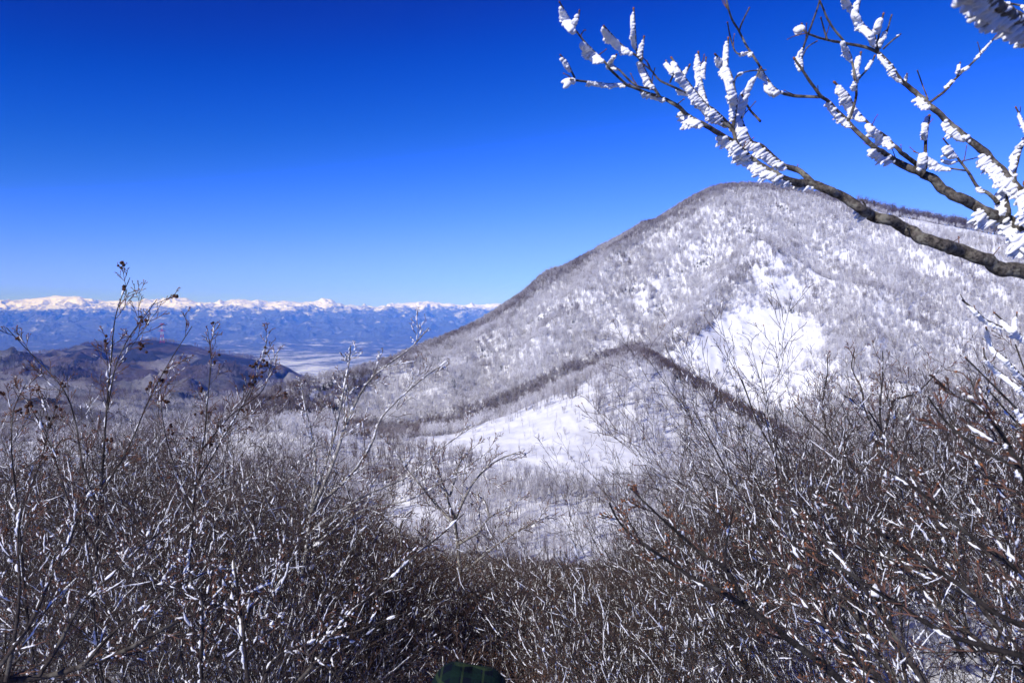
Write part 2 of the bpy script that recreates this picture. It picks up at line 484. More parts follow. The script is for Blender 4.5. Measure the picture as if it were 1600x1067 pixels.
# ---- hills on the left, 0.6 to 6 km away
hk = np.array([-1600, -400, 0, 60, 100, 140, 180, 210, 240, 300, 350, 400, 430, 460, 500, 600, 800, 1400.])
def hrow(D, d): return [D] * len(hk), rowz(at(d, hk), [D] * len(hk))
rows = [hrow(560, {-1600: 800, 1400: 800}),
        hrow(740, {-1600: 655, 0: 652, 100: 642, 200: 668, 300: 690, 400: 705, 500: 712, 1400: 740})]
r2 = hrow(930, {-1600: 660, 0: 668, 100: 660, 200: 676, 300: 695, 400: 705, 1400: 720}); rows.append(r2)
rows.append(hrow(1350, {-1600: 600, 0: 598, 60: 604, 100: 612, 200: 634, 300: 642, 400: 634, 500: 628, 1400: 640}))
rows.append(hrow(1750, {-1600: 615, 0: 612, 100: 622, 200: 628, 300: 628, 400: 625, 500: 620, 1400: 630}))
rows.append(hrow(2400, {-1600: 580, 0: 578, 100: 588, 200: 596, 300: 588, 350: 585, 400: 598, 500: 613, 1400: 625}))
rows.append(hrow(3000, {-1600: 580, 0: 576, 100: 580, 200: 582, 300: 588, 400: 598, 500: 612, 1400: 620}))
rows.append(hrow(3900, {-1600: 552, -400: 556, 0: 555, 60: 551, 100: 550, 140: 540, 180: 541, 210: 532, 240: 534, 300: 542, 350: 551, 400: 564, 430: 573, 460: 588, 500: 606, 600: 625, 1400: 640}))
rows.append(([4500] * len(hk), [z - 150 for z in rows[-1][1]]))
rows.append(([6000] * len(hk), [-640] * len(hk)))
def disp_hill(x, y, v):
    a = np.interp(v, [0, 1, 3, 5, 6, 6.9, 7, 8], [4, 7, 20, 48, 75, 20, 6, 30])
    return a * (1.1 * ridged(x / 420 + .3 * fbm(x / 300, y / 300, 2, 2), y / 800, 5, 77) + .5 * fbm(x / 200, y / 260, 4, 44))
pxh = np.concatenate([np.linspace(-1600, -60, 50, endpoint=False), np.linspace(-60, 700, 420, endpoint=False), np.linspace(700, 1400, 20)])
hills = Loft('hills', hk, [r[0] for r in rows], [r[1] for r in rows], pxh, [14, 20, 34, 24, 34, 24, 50, 12, 8], disp_hill, M['hills'])
hp = np.stack([hills.x, hills.d, hills.z], -1).reshape(-1, 3)
hcov = np.interp(hp[:, 1], [600, 900, 1400, 1800, 2600, 3900], [.10, .35, .45, .8, .9, 1.15]) + .45 * fbm(hp[:, 0] / 260, hp[:, 1] / 500, 3, 15)
tag(hills.build('cover', hcov), kind='structure')

# ---- plain and far snowy range
fk = np.array([-2400, -400, 0, 60, 110, 125, 140, 190, 230, 255, 275, 290, 310, 345, 380, 400, 430, 455, 480, 500, 511, 522, 530, 560, 600, 620, 640, 665, 690, 715, 740, 790, 900, 1200, 3600.])
fy = [470, 470, 471, 467, 464, 465, 469, 472, 471, 468, 466, 467, 473, 472, 470, 472, 471, 472, 473, 471, 469, 472, 476, 480, 478, 475, 473, 474, 477, 478, 477, 476, 474, 474, 474]
nf = len(fk)
rows = [([4500] * nf, [-640] * nf), ([7500] * nf, [-605] * nf), ([13000] * nf, at({-2400: -590, 0: -560, 300: -575, 500: -600, 3600: -590}, fk)),
        ([16500] * nf, [-470] * nf), ([20000] * nf, [-270] * nf), ([23500] * nf, [-20] * nf), ([26500] * nf, rowz(fy, [26500] * nf)), ([30500] * nf, [-300] * nf)]
def disp_far(x, y, v):
    a = np.interp(v, [0, 1.4, 2, 3, 4, 5, 5.8, 6, 7], [3, 3, 30, 130, 200, 230, 130, 42, 200])
    r = ridged(x / 2300 + .35 * fbm(x / 2500, y / 2500, 3, 4), y / 3000, 7, 90)
    r2 = ridged(x / 620 + .5 * fbm(x / 900, y / 900, 2, 8), y / 900, 5, 17)
    return a * (r * .8 + .55 * r2)
pxf = np.concatenate([np.linspace(-2400, -60, 60, endpoint=False), np.linspace(-60, 860, 640, endpoint=False), np.linspace(860, 3600, 50)])
far = Loft('mountain_range', fk, [r[0] for r in rows], [r[1] for r in rows], pxf, [6, 22, 26, 50, 60, 70, 40, 5], disp_far, M['far'])
fp = np.stack([far.x, far.d, far.z], -1).reshape(-1, 3)
snow = np.interp(fp[:, 2], [-700, -590, -540, -300, -50, 120, 220], [.48, .42, -.12, -.25, -.15, .55, 1.6])
snow = snow + np.interp(fp[:, 1], [6000, 9000, 10500, 12500, 21000, 26000], [.1, .1, -.1, -.55, 0, .25]) + .35 * fbm(fp[:, 0] / 900, fp[:, 1] / 1600, 3, 33) * (fp[:, 1] < 16000)
tag(far.build('snow', snow), kind='structure')

# ------------------------------------------------------------------ growing woody plants
def nrm(v):
    l = math.sqrt(v[0]*v[0] + v[1]*v[1] + v[2]*v[2]) + 1e-9
    return (v[0]/l, v[1]/l, v[2]/l)
def side_dir(d, ang, az):
    """direction at angle ang from d, rotated az about d"""
    r = (0, 0, 1) if abs(d[2]) < .9 else (1, 0, 0)
    u = nrm((d[1]*r[2]-d[2]*r[1], d[2]*r[0]-d[0]*r[2], d[0]*r[1]-d[1]*r[0]))
    w = (d[1]*u[2]-d[2]*u[1], d[2]*u[0]-d[0]*u[2], d[0]*u[1]-d[1]*u[0])
    ca, sa = cos(ang), sin(ang); c2, s2 = cos(az) * sa, sin(az) * sa
    return nrm(tuple(d[i]*ca + u[i]*c2 + w[i]*s2 for i in range(3)))

def grow(out, p, d, L, r, lvl, S, rnd):
    """S: dict of per-level lists: seg, wander, up, n, t0, ang, ratio, rr, taper"""
    n = S['seg'][lvl]; st = L / (n - 1); pts = [p]; rad = [r]; tp = S['taper'][lvl]
    dirs = [d]; q = p; w = S['wander'][lvl]; up = S['up'][lvl]
    for i in range(1, n):
        d = nrm((d[0] + rnd.gauss(0, w), d[1] + rnd.gauss(0, w), d[2] + rnd.gauss(0, w) + up))
        q = (q[0] + d[0]*st, q[1] + d[1]*st, q[2] + d[2]*st)
        pts.append(q); dirs.append(d); rad.append(r * (1 - (1 - tp) * i / (n - 1)))
    out.append((pts, rad, lvl))
    if lvl + 1 >= len(S['seg']): return
    kids(out, pts, rad, dirs, L, lvl, S, rnd)

def kids(out, pts, rad, dirs, L, lvl, S, rnd, count=None):
    n = len(pts); m = count if count is not None else S['n'][lvl]
    m = max(1, int(m * rnd.uniform(.75, 1.25) + .5)); az = rnd.uniform(0, 6.28)
    for k in range(m):
        t = S['t0'][lvl] + (1 - S['t0'][lvl]) * (k + rnd.random()) / m
        x = min(t * (n - 1), n - 1.001); i = int(x); f = x - i
        p = tuple(pts[i][c] * (1-f) + pts[i+1][c] * f for c in range(3))
        rp = rad[i] * (1-f) + rad[i+1] * f
        az += 2.4 + rnd.uniform(-.5, .5)
        a = S['ang'][lvl] * rnd.uniform(.7, 1.3)
        nd = side_dir(dirs[min(i+1, n-1)], a, az)
        nl = L * S['ratio'][lvl] * (1 - .55 * t) * rnd.uniform(.7, 1.25)
        if S.get('lean'): nd = nrm((nd[0] + S['lean'][0], nd[1] + S['lean'][1], nd[2] + S['lean'][2]))
        grow(out, p, nd, nl, min(rp * .8, max(S['rmin'], rp * S['rr'][lvl])), lvl + 1, S, rnd)

# ---- frosting: lumpy rime tube on the windward side
W = nrm((-.86, -.18, -.40))
def rime_on(T, pts, rad, size, rnd, f0=0., f1=1., wind=W, k=5, mat=0):
    n = len(pts)
    L = math.dist(pts[0], pts[-1]) * (f1 - f0)
    m = int(min(14, max(4, L / (size * 1.3))))
    qs = []; rs = []
    for j in range(m):
        t = f0 + (f1 - f0) * j / (m - 1); x = min(t * (n - 1), n - 1.001); i = int(x); f = x - i
        p = [pts[i][c] * (1-f) + pts[i+1][c] * f for c in range(3)]; rr = rad[i] * (1-f) + rad[i+1] * f
        e = math.sin(pi * (j + .35) / (m - .3)) ** .6 if m > 2 else 1
        s = size * rnd.uniform(.4, 1.15) * max(e, .1) * (.15 if j in (0, m - 1) else 1)
        o = rr * .6 + s * rnd.uniform(.5, 1.2)
        qs.append(tuple(p[c] + wind[c] * o + rnd.gauss(0, s * .2) for c in range(3))); rs.append(s)
    T.add(qs, rs, k, mat)
def rime_bits(T, pts, rad, size, rnd, lseg, cover):
    """short frosted stretches along a stem"""
    L = math.dist(pts[0], pts[-1]); t = rnd.uniform(0, lseg / cover / max(L, .01))
    while t < 1:
        l = lseg * rnd.lognormvariate(-.15, .6) / max(L, .01)
        rime_on(T, pts, rad, size * rnd.lognormvariate(-.12, .38) * (1.9 if rnd.random() < .03 else 1), rnd, t, min(1, t + l))
        t += l + lseg * rnd.uniform(.3, 1.7) * (1 / cover - 1) / max(L, .01)

# ------------------------------------------------------------------ forest tree prototypes (far and middle distance)
def far_tree(seed, h=8.0, detail=1):
    rnd = random.Random(seed); out = []
    S = dict(seg=[6, 5, 4, 3], wander=[.05, .12, .16, .2], up=[.06, .10, .06, .03], n=[9, 6, 5] if detail else [9, 6, 3], t0=[.28, .25, .2],
             ang=[.60, .65, .7], ratio=[.50, .48, .48], rr=[.5, .45, .5], taper=[.25, .25, .35, .5], rmin=.012)
    if not detail: S['seg'] = [4, 3, 3, 2]
    ns = rnd.choice([1, 1, 2, 3])
    for i in range(ns):
        a = rnd.uniform(0, 6.28); s = .10 if ns == 1 else .32
        grow(out, (0, 0, -.5), nrm((cos(a) * s, sin(a) * s, 1)), h * rnd.uniform(.85, 1.0) + .3, h * .014 + .02, 0, S, rnd)
    return out

def tree_meshes(seed, h, detail, name):
    out = far_tree(seed, h, detail)
    T1 = Tubes(); T2 = Tubes(); f = 1.0
    for pts, rad, lvl in out:
        if lvl == 0: T1.add(pts, rad, 5 if detail else 3)
        elif lvl == 1: T2.add(pts, [max(r, .03) for r in rad], 3, 1)
        else:
            w = (.016, .009) if detail else (.045, .032)
            T2.add(pts, [max(r * (.8), w[0] if lvl == 2 else w[1]) for r in rad], 3, 0)
    return T1.build(name + '_trunk', [M['trunk_far']]), T2.build(name + '_crown', [M['crown'], M['trunk_far']])

def joined(seed, h, name):
    out = far_tree(seed, h, 0); T = Tubes()
    for pts, rad, lvl in out:
        if lvl == 0: T.add(pts, [max(r * 1.25, .05) for r in rad], 3, 1)
        else: T.add(pts, [max(r * .8, (.045, .034, .026)[min(lvl, 3) - 1]) for r in rad], 3, 0)
    return T.build(name, [M['crown'], M['trunk_far']])

def fir_mesh(seed, name):
    rnd = random.Random(seed); T = Tubes()
    T.add([(0, 0, -.4), (0, 0, 3), (0, 0, 6)], [.14, .09, .02], 5, 1)
    z = .8
    while z < 5.9:
        L = (6.1 - z) * .38 + .15
        for k in range(9):
            a = rnd.uniform(0, 6.28); d = (cos(a), sin(a)); l = L * rnd.uniform(.7, 1.15)
            T.add([(0, 0, z), (d[0]*l*.5, d[1]*l*.5, z - .02), (d[0]*l, d[1]*l, z - .22)], [.05, .13, .02], 4, 0)
        z += .34
    return T.build(name, [M['fir'], M['trunk_far']])

protocol = bpy.data.collections.new('forest_kinds')       # source meshes of the instanced masses
def proto_obj(me):
    o = bpy.data.objects.new(me.name, me); protocol.objects.link(o); return o
# Collection Info sorts by name
for i in range(6): proto_obj(joined(100 + i, 8.0, 'kind_a%d_tree' % i))
for i in range(4):
    t1, t2 = tree_meshes(200 + i, 8.5, 1, 'kind_b%d' % i)
    # one joined mesh for the instanced mass
    out = far_tree(200 + i, 8.5, 1); T = Tubes()
    for pts, rad, lvl in out:
        if lvl == 0: T.add(pts, rad, 5, 1)
        else: T.add(pts, [max(r * .85, (.03, .018, .012)[min(lvl, 3) - 1]) for r in rad], 3, 0 if lvl > 1 else 1)
    proto_obj(T.build('kind_b%d_tree' % i, [M['crown'], M['trunk_far']]))
proto_obj(fir_mesh(5, 'kind_c0_fir'))

def instancer(name, pts, rot, scl, idx, frost, coll):
    me = bpy.data.meshes.new(name)
    me.vertices.add(len(pts)); me.vertices.foreach_set('co', np.asarray(pts, np.float32).ravel())
    for nm, tp, val in (('rot', 'FLOAT', rot), ('scl', 'FLOAT', scl), ('idx', 'INT', idx), ('frost', 'FLOAT', frost)):
        a = me.attributes.new(nm, tp, 'POINT')
        a.data.foreach_set('value', np.asarray(val, np.int32 if tp == 'INT' else np.float32))
    me.update()
    o = link(name, me)
    ng = bpy.data.node_groups.new(name + '_nodes', 'GeometryNodeTree')
    ng.interface.new_socket('Geometry', in_out='INPUT', socket_type='NodeSocketGeometry')
    ng.interface.new_socket('Geometry', in_out='OUTPUT', socket_type='NodeSocketGeometry')
    gi = ng.nodes.new('NodeGroupInput'); go = ng.nodes.new('NodeGroupOutput')
    ip = ng.nodes.new('GeometryNodeInstanceOnPoints'); ci = ng.nodes.new('GeometryNodeCollectionInfo')
    ci.inputs['Collection'].default_value = coll; ci.inputs['Separate Children'].default_value = True; ci.inputs['Reset Children'].default_value = True
    ip.inputs['Pick Instance'].default_value = True
    def attr(nm, dt):
        a = ng.nodes.new('GeometryNodeInputNamedAttribute'); a.data_type = dt; a.inputs['Name'].default_value = nm
        return next(s for s in a.outputs if s.enabled and s.name == 'Attribute')
    L = ng.links
    L.new(gi.outputs[0], ip.inputs['Points']); L.new(ci.outputs[0], ip.inputs['Instance'])
    L.new(attr('idx', 'INT'), ip.inputs['Instance Index'])
    cx = ng.nodes.new('ShaderNodeCombineXYZ'); L.new(attr('rot', 'FLOAT'), cx.inputs['Z']); L.new(cx.outputs[0], ip.inputs['Rotation'])
    cs = ng.nodes.new('ShaderNodeCombineXYZ')
    sc = attr('scl', 'FLOAT')
    for k in 'XYZ': L.new(sc, cs.inputs[k])
    L.new(cs.outputs[0], ip.inputs['Scale']); L.new(ip.outputs[0], go.inputs[0])
    md = o.modifiers.new('scatter', 'NODES'); md.node_group = ng
    return o

# ---- scatter the forest
def thin(pts, extra=1.0):
    d, f = zones(pts); keep = NR.random(len(pts)) < d * extra
    return pts[keep], f[keep]
sets = []
a = near.scatter(100000, (7.85, 11.02), (-60, 1720)); sets.append(thin(a))         # the big mountain
a = near.scatter(17000, (5.3, 7.95), (-60, 1720)); sets.append(thin(a))            # knoll and its crest
a = near.scatter(5200, (4.2, 5.5), (380, 1500)); sets.append(thin(a, .8))         # valley floor
a = near.scatter(2600, (6.93, 7.14), (1005, 1250)); sets.insert(0, (a, NR.uniform(-.2, .06, len(a))))      # dark belt on the right crest
belt_n = len(a)
a = near.scatter(900, (11.0, 11.04), (1335, 1720)); sets.append((a, NR.uniform(0, .06, len(a))))
a = near.scatter(260, (11.0, 11.03), (1090, 1335)); sets.append((a, NR.uniform(.1, .4, len(a))))
a = near.scatter(700, (11.0, 11.03), (540, 1090)); sets.append((a, NR.uniform(.1, .5, len(a))))
fpt = np.concatenate([s[0] for s in sets]); ffr = np.concatenate([s[1] for s in sets])
PX, PY = proj(fpt)
# trees right on the crest lines
n = len(fpt)
D = fpt[:, 1]
top = np.zeros(n, bool); top[-1860:-960] = True
idx = np.where(D < 330, NR.integers(6, 10, n), NR.integers(0, 6, n))
scl = np.where(D > 430, NR.uniform(.34, .70, n), NR.uniform(.35, .9, n))
inb = ((dline(PX, PY, BAND1) < 9) | (dline(PX, PY, BAND2) < 7)) & (D > 330) & (D < 470)
scl = np.where(inb, NR.uniform(.38, .62, n), scl)
scl[:belt_n] = NR.uniform(.45, .72, belt_n)
scl = np.where(top, NR.uniform(.9, 1.5, n), scl)
lowbowl = inpoly(PX, PY, CLEAR[0]) | inpoly(PX, PY, CLEAR[2]); scl = np.where(lowbowl, scl * .6, scl)
isfir = ((fbm(fpt[:, 0] / 22, fpt[:, 1] / 22, 2, 88) > .55) & (NR.random(n) < .35) & (D > 440) & (PX < 1250)) | (inpoly(PX, PY, ROCK) & (NR.random(n) < .25))
idx = np.where(isfir, 10, idx); scl = np.where(isfir, scl * .8, scl)
ffr = np.clip(ffr + NR.normal(0, .20, n), 0, 1); ffr = np.where(isfir, ffr * .45, ffr)
rot = NR.uniform(0, 6.28, n)

# individuals: the 300 that show largest (nearest, in frame, not behind the near brush)
brush = np.interp(PX, [0, 400, 560, 700, 900, 1050, 1150, 1300, 1600], [640, 690, 790, 850, 880, 860, 790, 690, 620])
vis = (PX > 0) & (PX < 1600) & (PY < brush) & (D < 420) & (idx < 10)
size = scl / D
order = np.argsort(-np.where(vis, size, -1))[:300]
ind = np.zeros(n, bool); ind[order] = True
rest = ~ind
forest = instancer('forest', fpt[rest], rot[rest], scl[rest], idx[rest], ffr[rest], protocol)
tag(forest, 'dense leafless forest whitened by rime covering the big mountain and the knoll', 'forest', kind='stuff')

kinds = [tree_meshes(200 + i, 8.5, 1, 'tree%d' % i) for i in range(4)]
def tree_label(px, py, fr_, s):
    fz = 'rime-white' if fr_ > .55 else ('lightly frosted' if fr_ > .3 else 'dark brown')
    sz = 'tall' if s > .75 else ('small' if s < .55 else 'middling')
    if py > 800: pl = 'on the blue-shadowed valley floor'
    elif py > 745: pl = 'at the foot of the knoll by the valley floor'
    elif px > 1000: pl = 'on the right flank of the knoll'
    elif px > 900: pl = 'on the front face of the knoll'
    elif px > 780: pl = 'on the open snowfield left of the knoll'
    elif px > 600: pl = 'in the hollow left of the snowfield'
    else: pl = 'behind the left thicket above the valley'
    return f'{sz} {fz} bare tree {pl}'
for i in order:
    k = int(idx[i]) - 6
    t = empty('tree', fpt[i], rot[i], scl[i])
    tag(t, tree_label(PX[i], PY[i], ffr[i], scl[i]), 'tree', 'bare trees standing in the valley and on the knoll')
    for nm, me in zip(('trunk', 'crown'), kinds[k]):
        c = link(nm, me, t); c['frost'] = float(ffr[i])

# woods on the left hills
a = np.concatenate([hills.scatter(6000, (.6, 3.0), (-40, 640)), hills.scatter(16000, (2.0, 5.2), (-40, 640)), hills.scatter(2500, (6.9, 7.02), (-40, 640))])
dd = a[:, 1]
keep = NR.random(len(a)) < np.interp(dd, [600, 1000, 1500, 4000], [.9, .8, .75, .8]) * np.clip(.5 + 1.3 * fbm(a[:, 0] / 110, a[:, 1] / 220, 3, 91), .03, 1)
a = a[keep]; dd = a[:, 1]
nh = len(a)
fz = np.clip(np.interp(dd, [600, 1000, 1500, 2400], [.55, .45, .25, .03]) + np.interp(dd, [600, 1500, 2500], [.9, .8, .35]) * fbm(a[:, 0] / 160, a[:, 1] / 300, 3, 70), 0, 1)
sh = NR.uniform(.8, 1.5, nh) * np.interp(dd, [600, 1000, 4000], [.7, .9, 1.9])
woods = instancer('woods', a, NR.uniform(0, 6.28, nh), sh, NR.integers(0, 6, nh), fz, protocol)
tag(woods, 'dark leafless woods over the low hills on the left', 'woods', kind='stuff')

# ------------------------------------------------------------------ transmission tower on the dark hill
def pylon():
    b = hills.hit(252, 536, 3500)
    zt = P(252, 505, b[1])[2]; H = zt - b[2]
    root = empty('transmission_tower', b, .3)
    tag(root, 'small red and white lattice transmission tower on the dark wooded hill', 'tower')
    mr, nt = new_mat('tower_paint')
    v = obj_co(nt); sx = N(nt, 'ShaderNodeSeparateXYZ'); nt.links.new(v, sx.inputs[0])
    q = math_(nt, 'MODULO', math_(nt, 'ADD', math_(nt, 'MULTIPLY', sx.outputs[2], 3.5 / H), .5), 1.0)
    c = mixc(nt, math_(nt, 'GREATER_THAN', q, .5), (.75, .75, .75), (.5, .03, .04))
    finish(nt, c, .5)
    T = Tubes()
    def hw(z): return H * (.085 * (1 - z / H) ** 1.3 + .016)
    zs = [H * i / 8 for i in range(9)]
    for a_ in ((1, 1), (1, -1), (-1, 1), (-1, -1)):
        T.add([(a_[0] * hw(z), a_[1] * hw(z), z) for z in zs], [.55] * 9, 4)
    for z0, z1 in zip(zs[:-1], zs[1:]):
        for (ax, ay), (bx, by) in (((1, 1), (1, -1)), ((1, -1), (-1, -1)), ((-1, -1), (-1, 1)), ((-1, 1), (1, 1))):
            T.add([(ax * hw(z0), ay * hw(z0), z0), (bx * hw(z1), by * hw(z1), z1)], [.32, .32], 3)
            T.add([(bx * hw(z0), by * hw(z0), z0), (ax * hw(z1), ay * hw(z1), z1)], [.32, .32], 3)
    link('lattice_mast', T.build('lattice_mast', [mr]), root)
    for z, w in ((.62, .17), (.78, .15), (.95, .13)):
        T = Tubes(); zz = H * z
        for s in (-1, 1):
            T.add([(s * H * w, 0, zz), (0, -hw(zz), zz)], [.4, .6], 4); T.add([(s * H * w, 0, zz), (0, hw(zz), zz)], [.4, .6], 4)
            T.add([(s * H * w, 0, zz), (0, 0, zz + H * .045)], [.4, .5], 4)
        link('cross_arm', T.build('cross_arm', [mr]), root)
pylon()

# ------------------------------------------------------------------ near shrubs
def blob(T, p, r, rnd, d=(0, 0, 1), k=4, mat=0, L=2.2):
    a = [(p[0] + d[0]*r*L*t, p[1] + d[1]*r*L*t, p[2] + d[2]*r*L*t) for t in (-.05, .3, .7, 1.0)]
    T.add(a, [r*.35, r, r*.75, r*.1], k, mat)

def shrub_meshes(seed, name, h, spec, rimep, rsize, bud, budp, lean=None, cones=0, twmat='twig', bark='bark_dark'):
    rnd = random.Random(seed); out = []
    S = dict(spec)
    if lean: S['lean'] = lean
    ns = S['stems']
    for i in range(ns):
        a = rnd.uniform(0, 6.28); s = S['spread'] * rnd.uniform(.3, 1.2)
        d = (cos(a) * s, sin(a) * s, 1)
        if lean: d = (d[0] + lean[0] * 4, d[1] + lean[1] * 4, d[2] + lean[2] * 4)
        grow(out, (rnd.gauss(0, .08), rnd.gauss(0, .08), -.15), nrm(d), h * rnd.uniform(.65, 1.05), S['r0'] * rnd.uniform(.6, 1.1), 0, S, rnd)
    T1 = Tubes(); T2 = Tubes(); T3 = Tubes()
    rmin = S['rdraw']
    nl = len(S['seg'])
    for pts, rad, lvl in out:
        (T1 if lvl == 0 else T2).add(pts, [max(x, rmin) for x in rad], 5 if lvl == 0 else 3, 0 if lvl == 0 else (0 if lvl == 1 else 1))
        if lvl == nl - 1 or lvl == nl - 2:
            if rnd.random() < budp:
                d = nrm(tuple(pts[-1][c] - pts[-2][c] for c in range(3)))
                blob(T2, pts[-1], bud * rnd.uniform(.7, 1.3), rnd, d, 4, 2)
            if cones and rnd.random() < cones:
                for _ in range(rnd.randint(1, 4)):
                    d = nrm((rnd.gauss(0, 1), rnd.gauss(0, 1), rnd.gauss(-.2, .6)))
                    blob(T2, tuple(pts[-1][c] + rnd.gauss(0, .012) for c in range(3)), .009 * rnd.uniform(.8, 1.3), rnd, d, 5, 3, 1.8)
        if lvl < 2: rime_bits(T3, pts, rad, rsize * (1.25 if lvl == 0 else .9), rnd, .07 if lvl == 0 else .05, rimep[lvl])
        elif rnd.random() < rimep[lvl]:
            a = rnd.uniform(0, .7); rime_on(T3, pts, rad, rsize * .72, rnd, a, min(1, a + rnd.uniform(.25, .6)))
    return (T1.build(name + '_stem', [M[bark]]), T2.build(name + '_crown', [M[bark], M[twmat], M['bud'], M['cone']]), T3.build(name + '_rime', [M['rime_mid']]))

SPEC_A = dict(stems=7, spread=1.0, r0=.014, rdraw=.0015, rmin=.0013, seg=[10, 9, 7, 5], wander=[.11, .15, .17, .18], up=[.085, .065, .05, .03],
              n=[8, 6, 4], t0=[.15, .10, .12], ang=[.60, .62, .65], ratio=[.66, .56, .52], rr=[.5, .55, .6], taper=[.3, .35, .4, .6])
SPEC_B = dict(SPEC_A, stems=9, spread=.8, r0=.010, rdraw=.0020, n=[8, 6, 4])
SPEC_C = dict(SPEC_A, stems=7, spread=.9, r0=.014, rdraw=.0015, wander=[.08, .12, .15, .16])
LEANR = (-.16, -.03, .03)
kinds_L = [shrub_meshes(300 + i, 'alder%d' % i, 2.6, SPEC_A, [.38, .34, .26, .12], .0050, .0025, .25, cones=.012) for i in range(3)]
kinds_R = [shrub_meshes(320 + i, 'azalea%d' % i, 2.5, SPEC_C, [.38, .36, .28, .13], .0046, .0032, .22, lean=LEANR) for i in range(3)]
kinds_C = [shrub_meshes(340 + i, 'scrub%d' % i, 1.7, SPEC_B, [.36, .38, .30, .15], .0056, .003, .15, twmat='twig_red' if i in (0, 2) else 'twig') for i in range(4)]

def top_of(K):
    v = []
    for k in K:
        a = np.zeros(len(k[1].vertices) * 3, np.float32); k[1].vertices.foreach_get('co', a); v.append(np.percentile(a[2::3], 98.5))
    return float(np.mean(v))
TOP = {'L': top_of(kinds_L), 'R': top_of(kinds_R), 'C': top_of(kinds_C)}
print('tops', TOP)
def poisson(cands, rmin_of):
    out = []
    cell = {}
    for c in cands:
        r = rmin_of(c); ok = True; gx, gy = int(c[0] // 2), int(c[1] // 2)
        for ax in (-1, 0, 1):
            for ay in (-1, 0, 1):
                for q in cell.get((gx + ax, gy + ay), ()):
                    if (q[0]-c[0])**2 + (q[1]-c[1])**2 < r*r: ok = False
        if ok: out.append(c); cell.setdefault((gx, gy), []).append(c)
    return out
cands = near.scatter(16000, (1.2, 3.25), (-160, 1760))
cands = [tuple(c) for c in cands if c[1] > 2.6]
# keep the walker's spot and the view's centre foreground low
def ok_spot(c):
    x, y = c[0], c[1]
    if y < 4.2 and -1.0 < x < .9: return False
    if y < 3.3: return False
    return True
cands = [c for c in cands if ok_spot(c)]
cands = poisson(cands, lambda c: .64 if c[1] < 9 else .74 if c[1] < 14 else .8 if c[1] < 30 else 1.0)
cands.sort(key=lambda c: c[1])
SH = []
for c in cands:
    px, _ = proj(c); px = float(px[0]); x, y, z = c
    lim = float(np.interp(px, [0, 380, 480, 560, 640, 760, 960, 1060, 1160, 1260, 1600], [635, 668, 738, 800, 848, 868, 880, 836, 738, 632, 545]))
    if y < 13 and R.random() < .16: lim -= R.uniform(30, 110) * (1 if not 520 < px < 1100 else .5)
    hmax = P(px, lim, y)[2] - z                      # height that keeps the brush under its outline
    zone = 'L' if px < 470 + R.gauss(0, 60) else ('R' if px > 1060 + R.gauss(0, 60) else 'C')
    if y > 16: zone = 'C'
    base = TOP[zone]
    s = min(hmax / base, {'L': 1.25, 'R': 1.25, 'C': 1.35}[zone]) * R.uniform(.55, 1.06)
    if s < .38: continue
    SH.append((zone, c, s, px))
def vis_px(t): return t[2] / t[1][1]
SH.sort(key=lambda t: -vis_px(t) if -30 < t[3] < 1630 else 1)
ind_s, rest_s = SH[:300], SH[300:]
print('shrubs', len(SH), 'forest', n, 'woods', nh)
zl = {'L': 'thicket on the left', 'R': 'orange-budded thicket on the right', 'C': 'brown brush in the middle of the slope'}
for zone, c, s, px in ind_s:
    K = {'L': kinds_L, 'R': kinds_R, 'C': kinds_C}[zone]; ki = R.randrange(len(K))
    o = empty('shrub', (c[0], c[1], c[2]), R.uniform(0, 6.28) if zone != 'R' else R.uniform(-.7, .7), s)
    py = float(proj((c[0], c[1], c[2] + s))[1][0])
    if zone == 'L': w = 'at the left edge' if px < 130 else ('below the tall central stem' if px < 300 else 'toward the snowy hollow')
    elif zone == 'R': w = 'at the right edge' if px > 1450 else ('below the open snow bowl' if px > 1230 else 'beside the dark arching branch')
    else: w = 'left of the walker' if px < 640 else ('above the green cap' if px < 840 else 'right of the walker')
    dist = 'nearest' if c[1] < 6 else ('farther' if c[1] > 14 else 'middle')
    kind = {'L': 'dark-coned frosted shrub', 'R': 'orange-budded frosted shrub', 'C': 'low red-brown frosted shrub'}[zone]
    tag(o, f'{kind} {w}, in the {dist} rows of brush', 'shrub', 'frosted shrubs of the near slope')
    for nm, me in zip(('stem', 'crown', 'rime'), K[ki]):
        c = link(nm, me, o)
        if nm == 'rime': c['kind'] = 'stuff'

brushcol = bpy.data.collections.new('brush_kinds')
for i, K in enumerate(kinds_C):
    for a_ in K: pass
def join_meshes(name, ms):
    Vs = []; Qs = []; Fm = []; mats = []; off = 0
    for me in ms:
        v = np.zeros(len(me.vertices) * 3, np.float32); me.vertices.foreach_get('co', v); q = np.zeros(len(me.loops), np.int32); me.loops.foreach_get('vertex_index', q)
        f = np.zeros(len(me.polygons), np.int32); me.polygons.foreach_get('material_index', f)
        Vs.append(v.reshape(-1, 3)); Qs.append(q.reshape(-1, 4) + off); Fm.append(f + len(mats)); off += len(v) // 3
        mats += list(me.materials)
    return mesh_quads(name, np.concatenate(Vs), np.concatenate(Qs), True, mats, np.concatenate(Fm))
for i, K in enumerate(kinds_C):
    me = join_meshes('kind_d%d_scrub' % i, K); o = bpy.data.objects.new(me.name, me); brushcol.objects.link(o)
if rest_s:
    br = instancer('brush', [t[1] for t in rest_s], [R.uniform(0, 6.28) for _ in rest_s], [t[2] for t in rest_s], [R.randrange(4) for _ in rest_s], [0] * len(rest_s), brushcol)
    tag(br, 'dense leafless red-brown brush with rime flecks over the far part of the near slope', 'brush', kind='stuff')

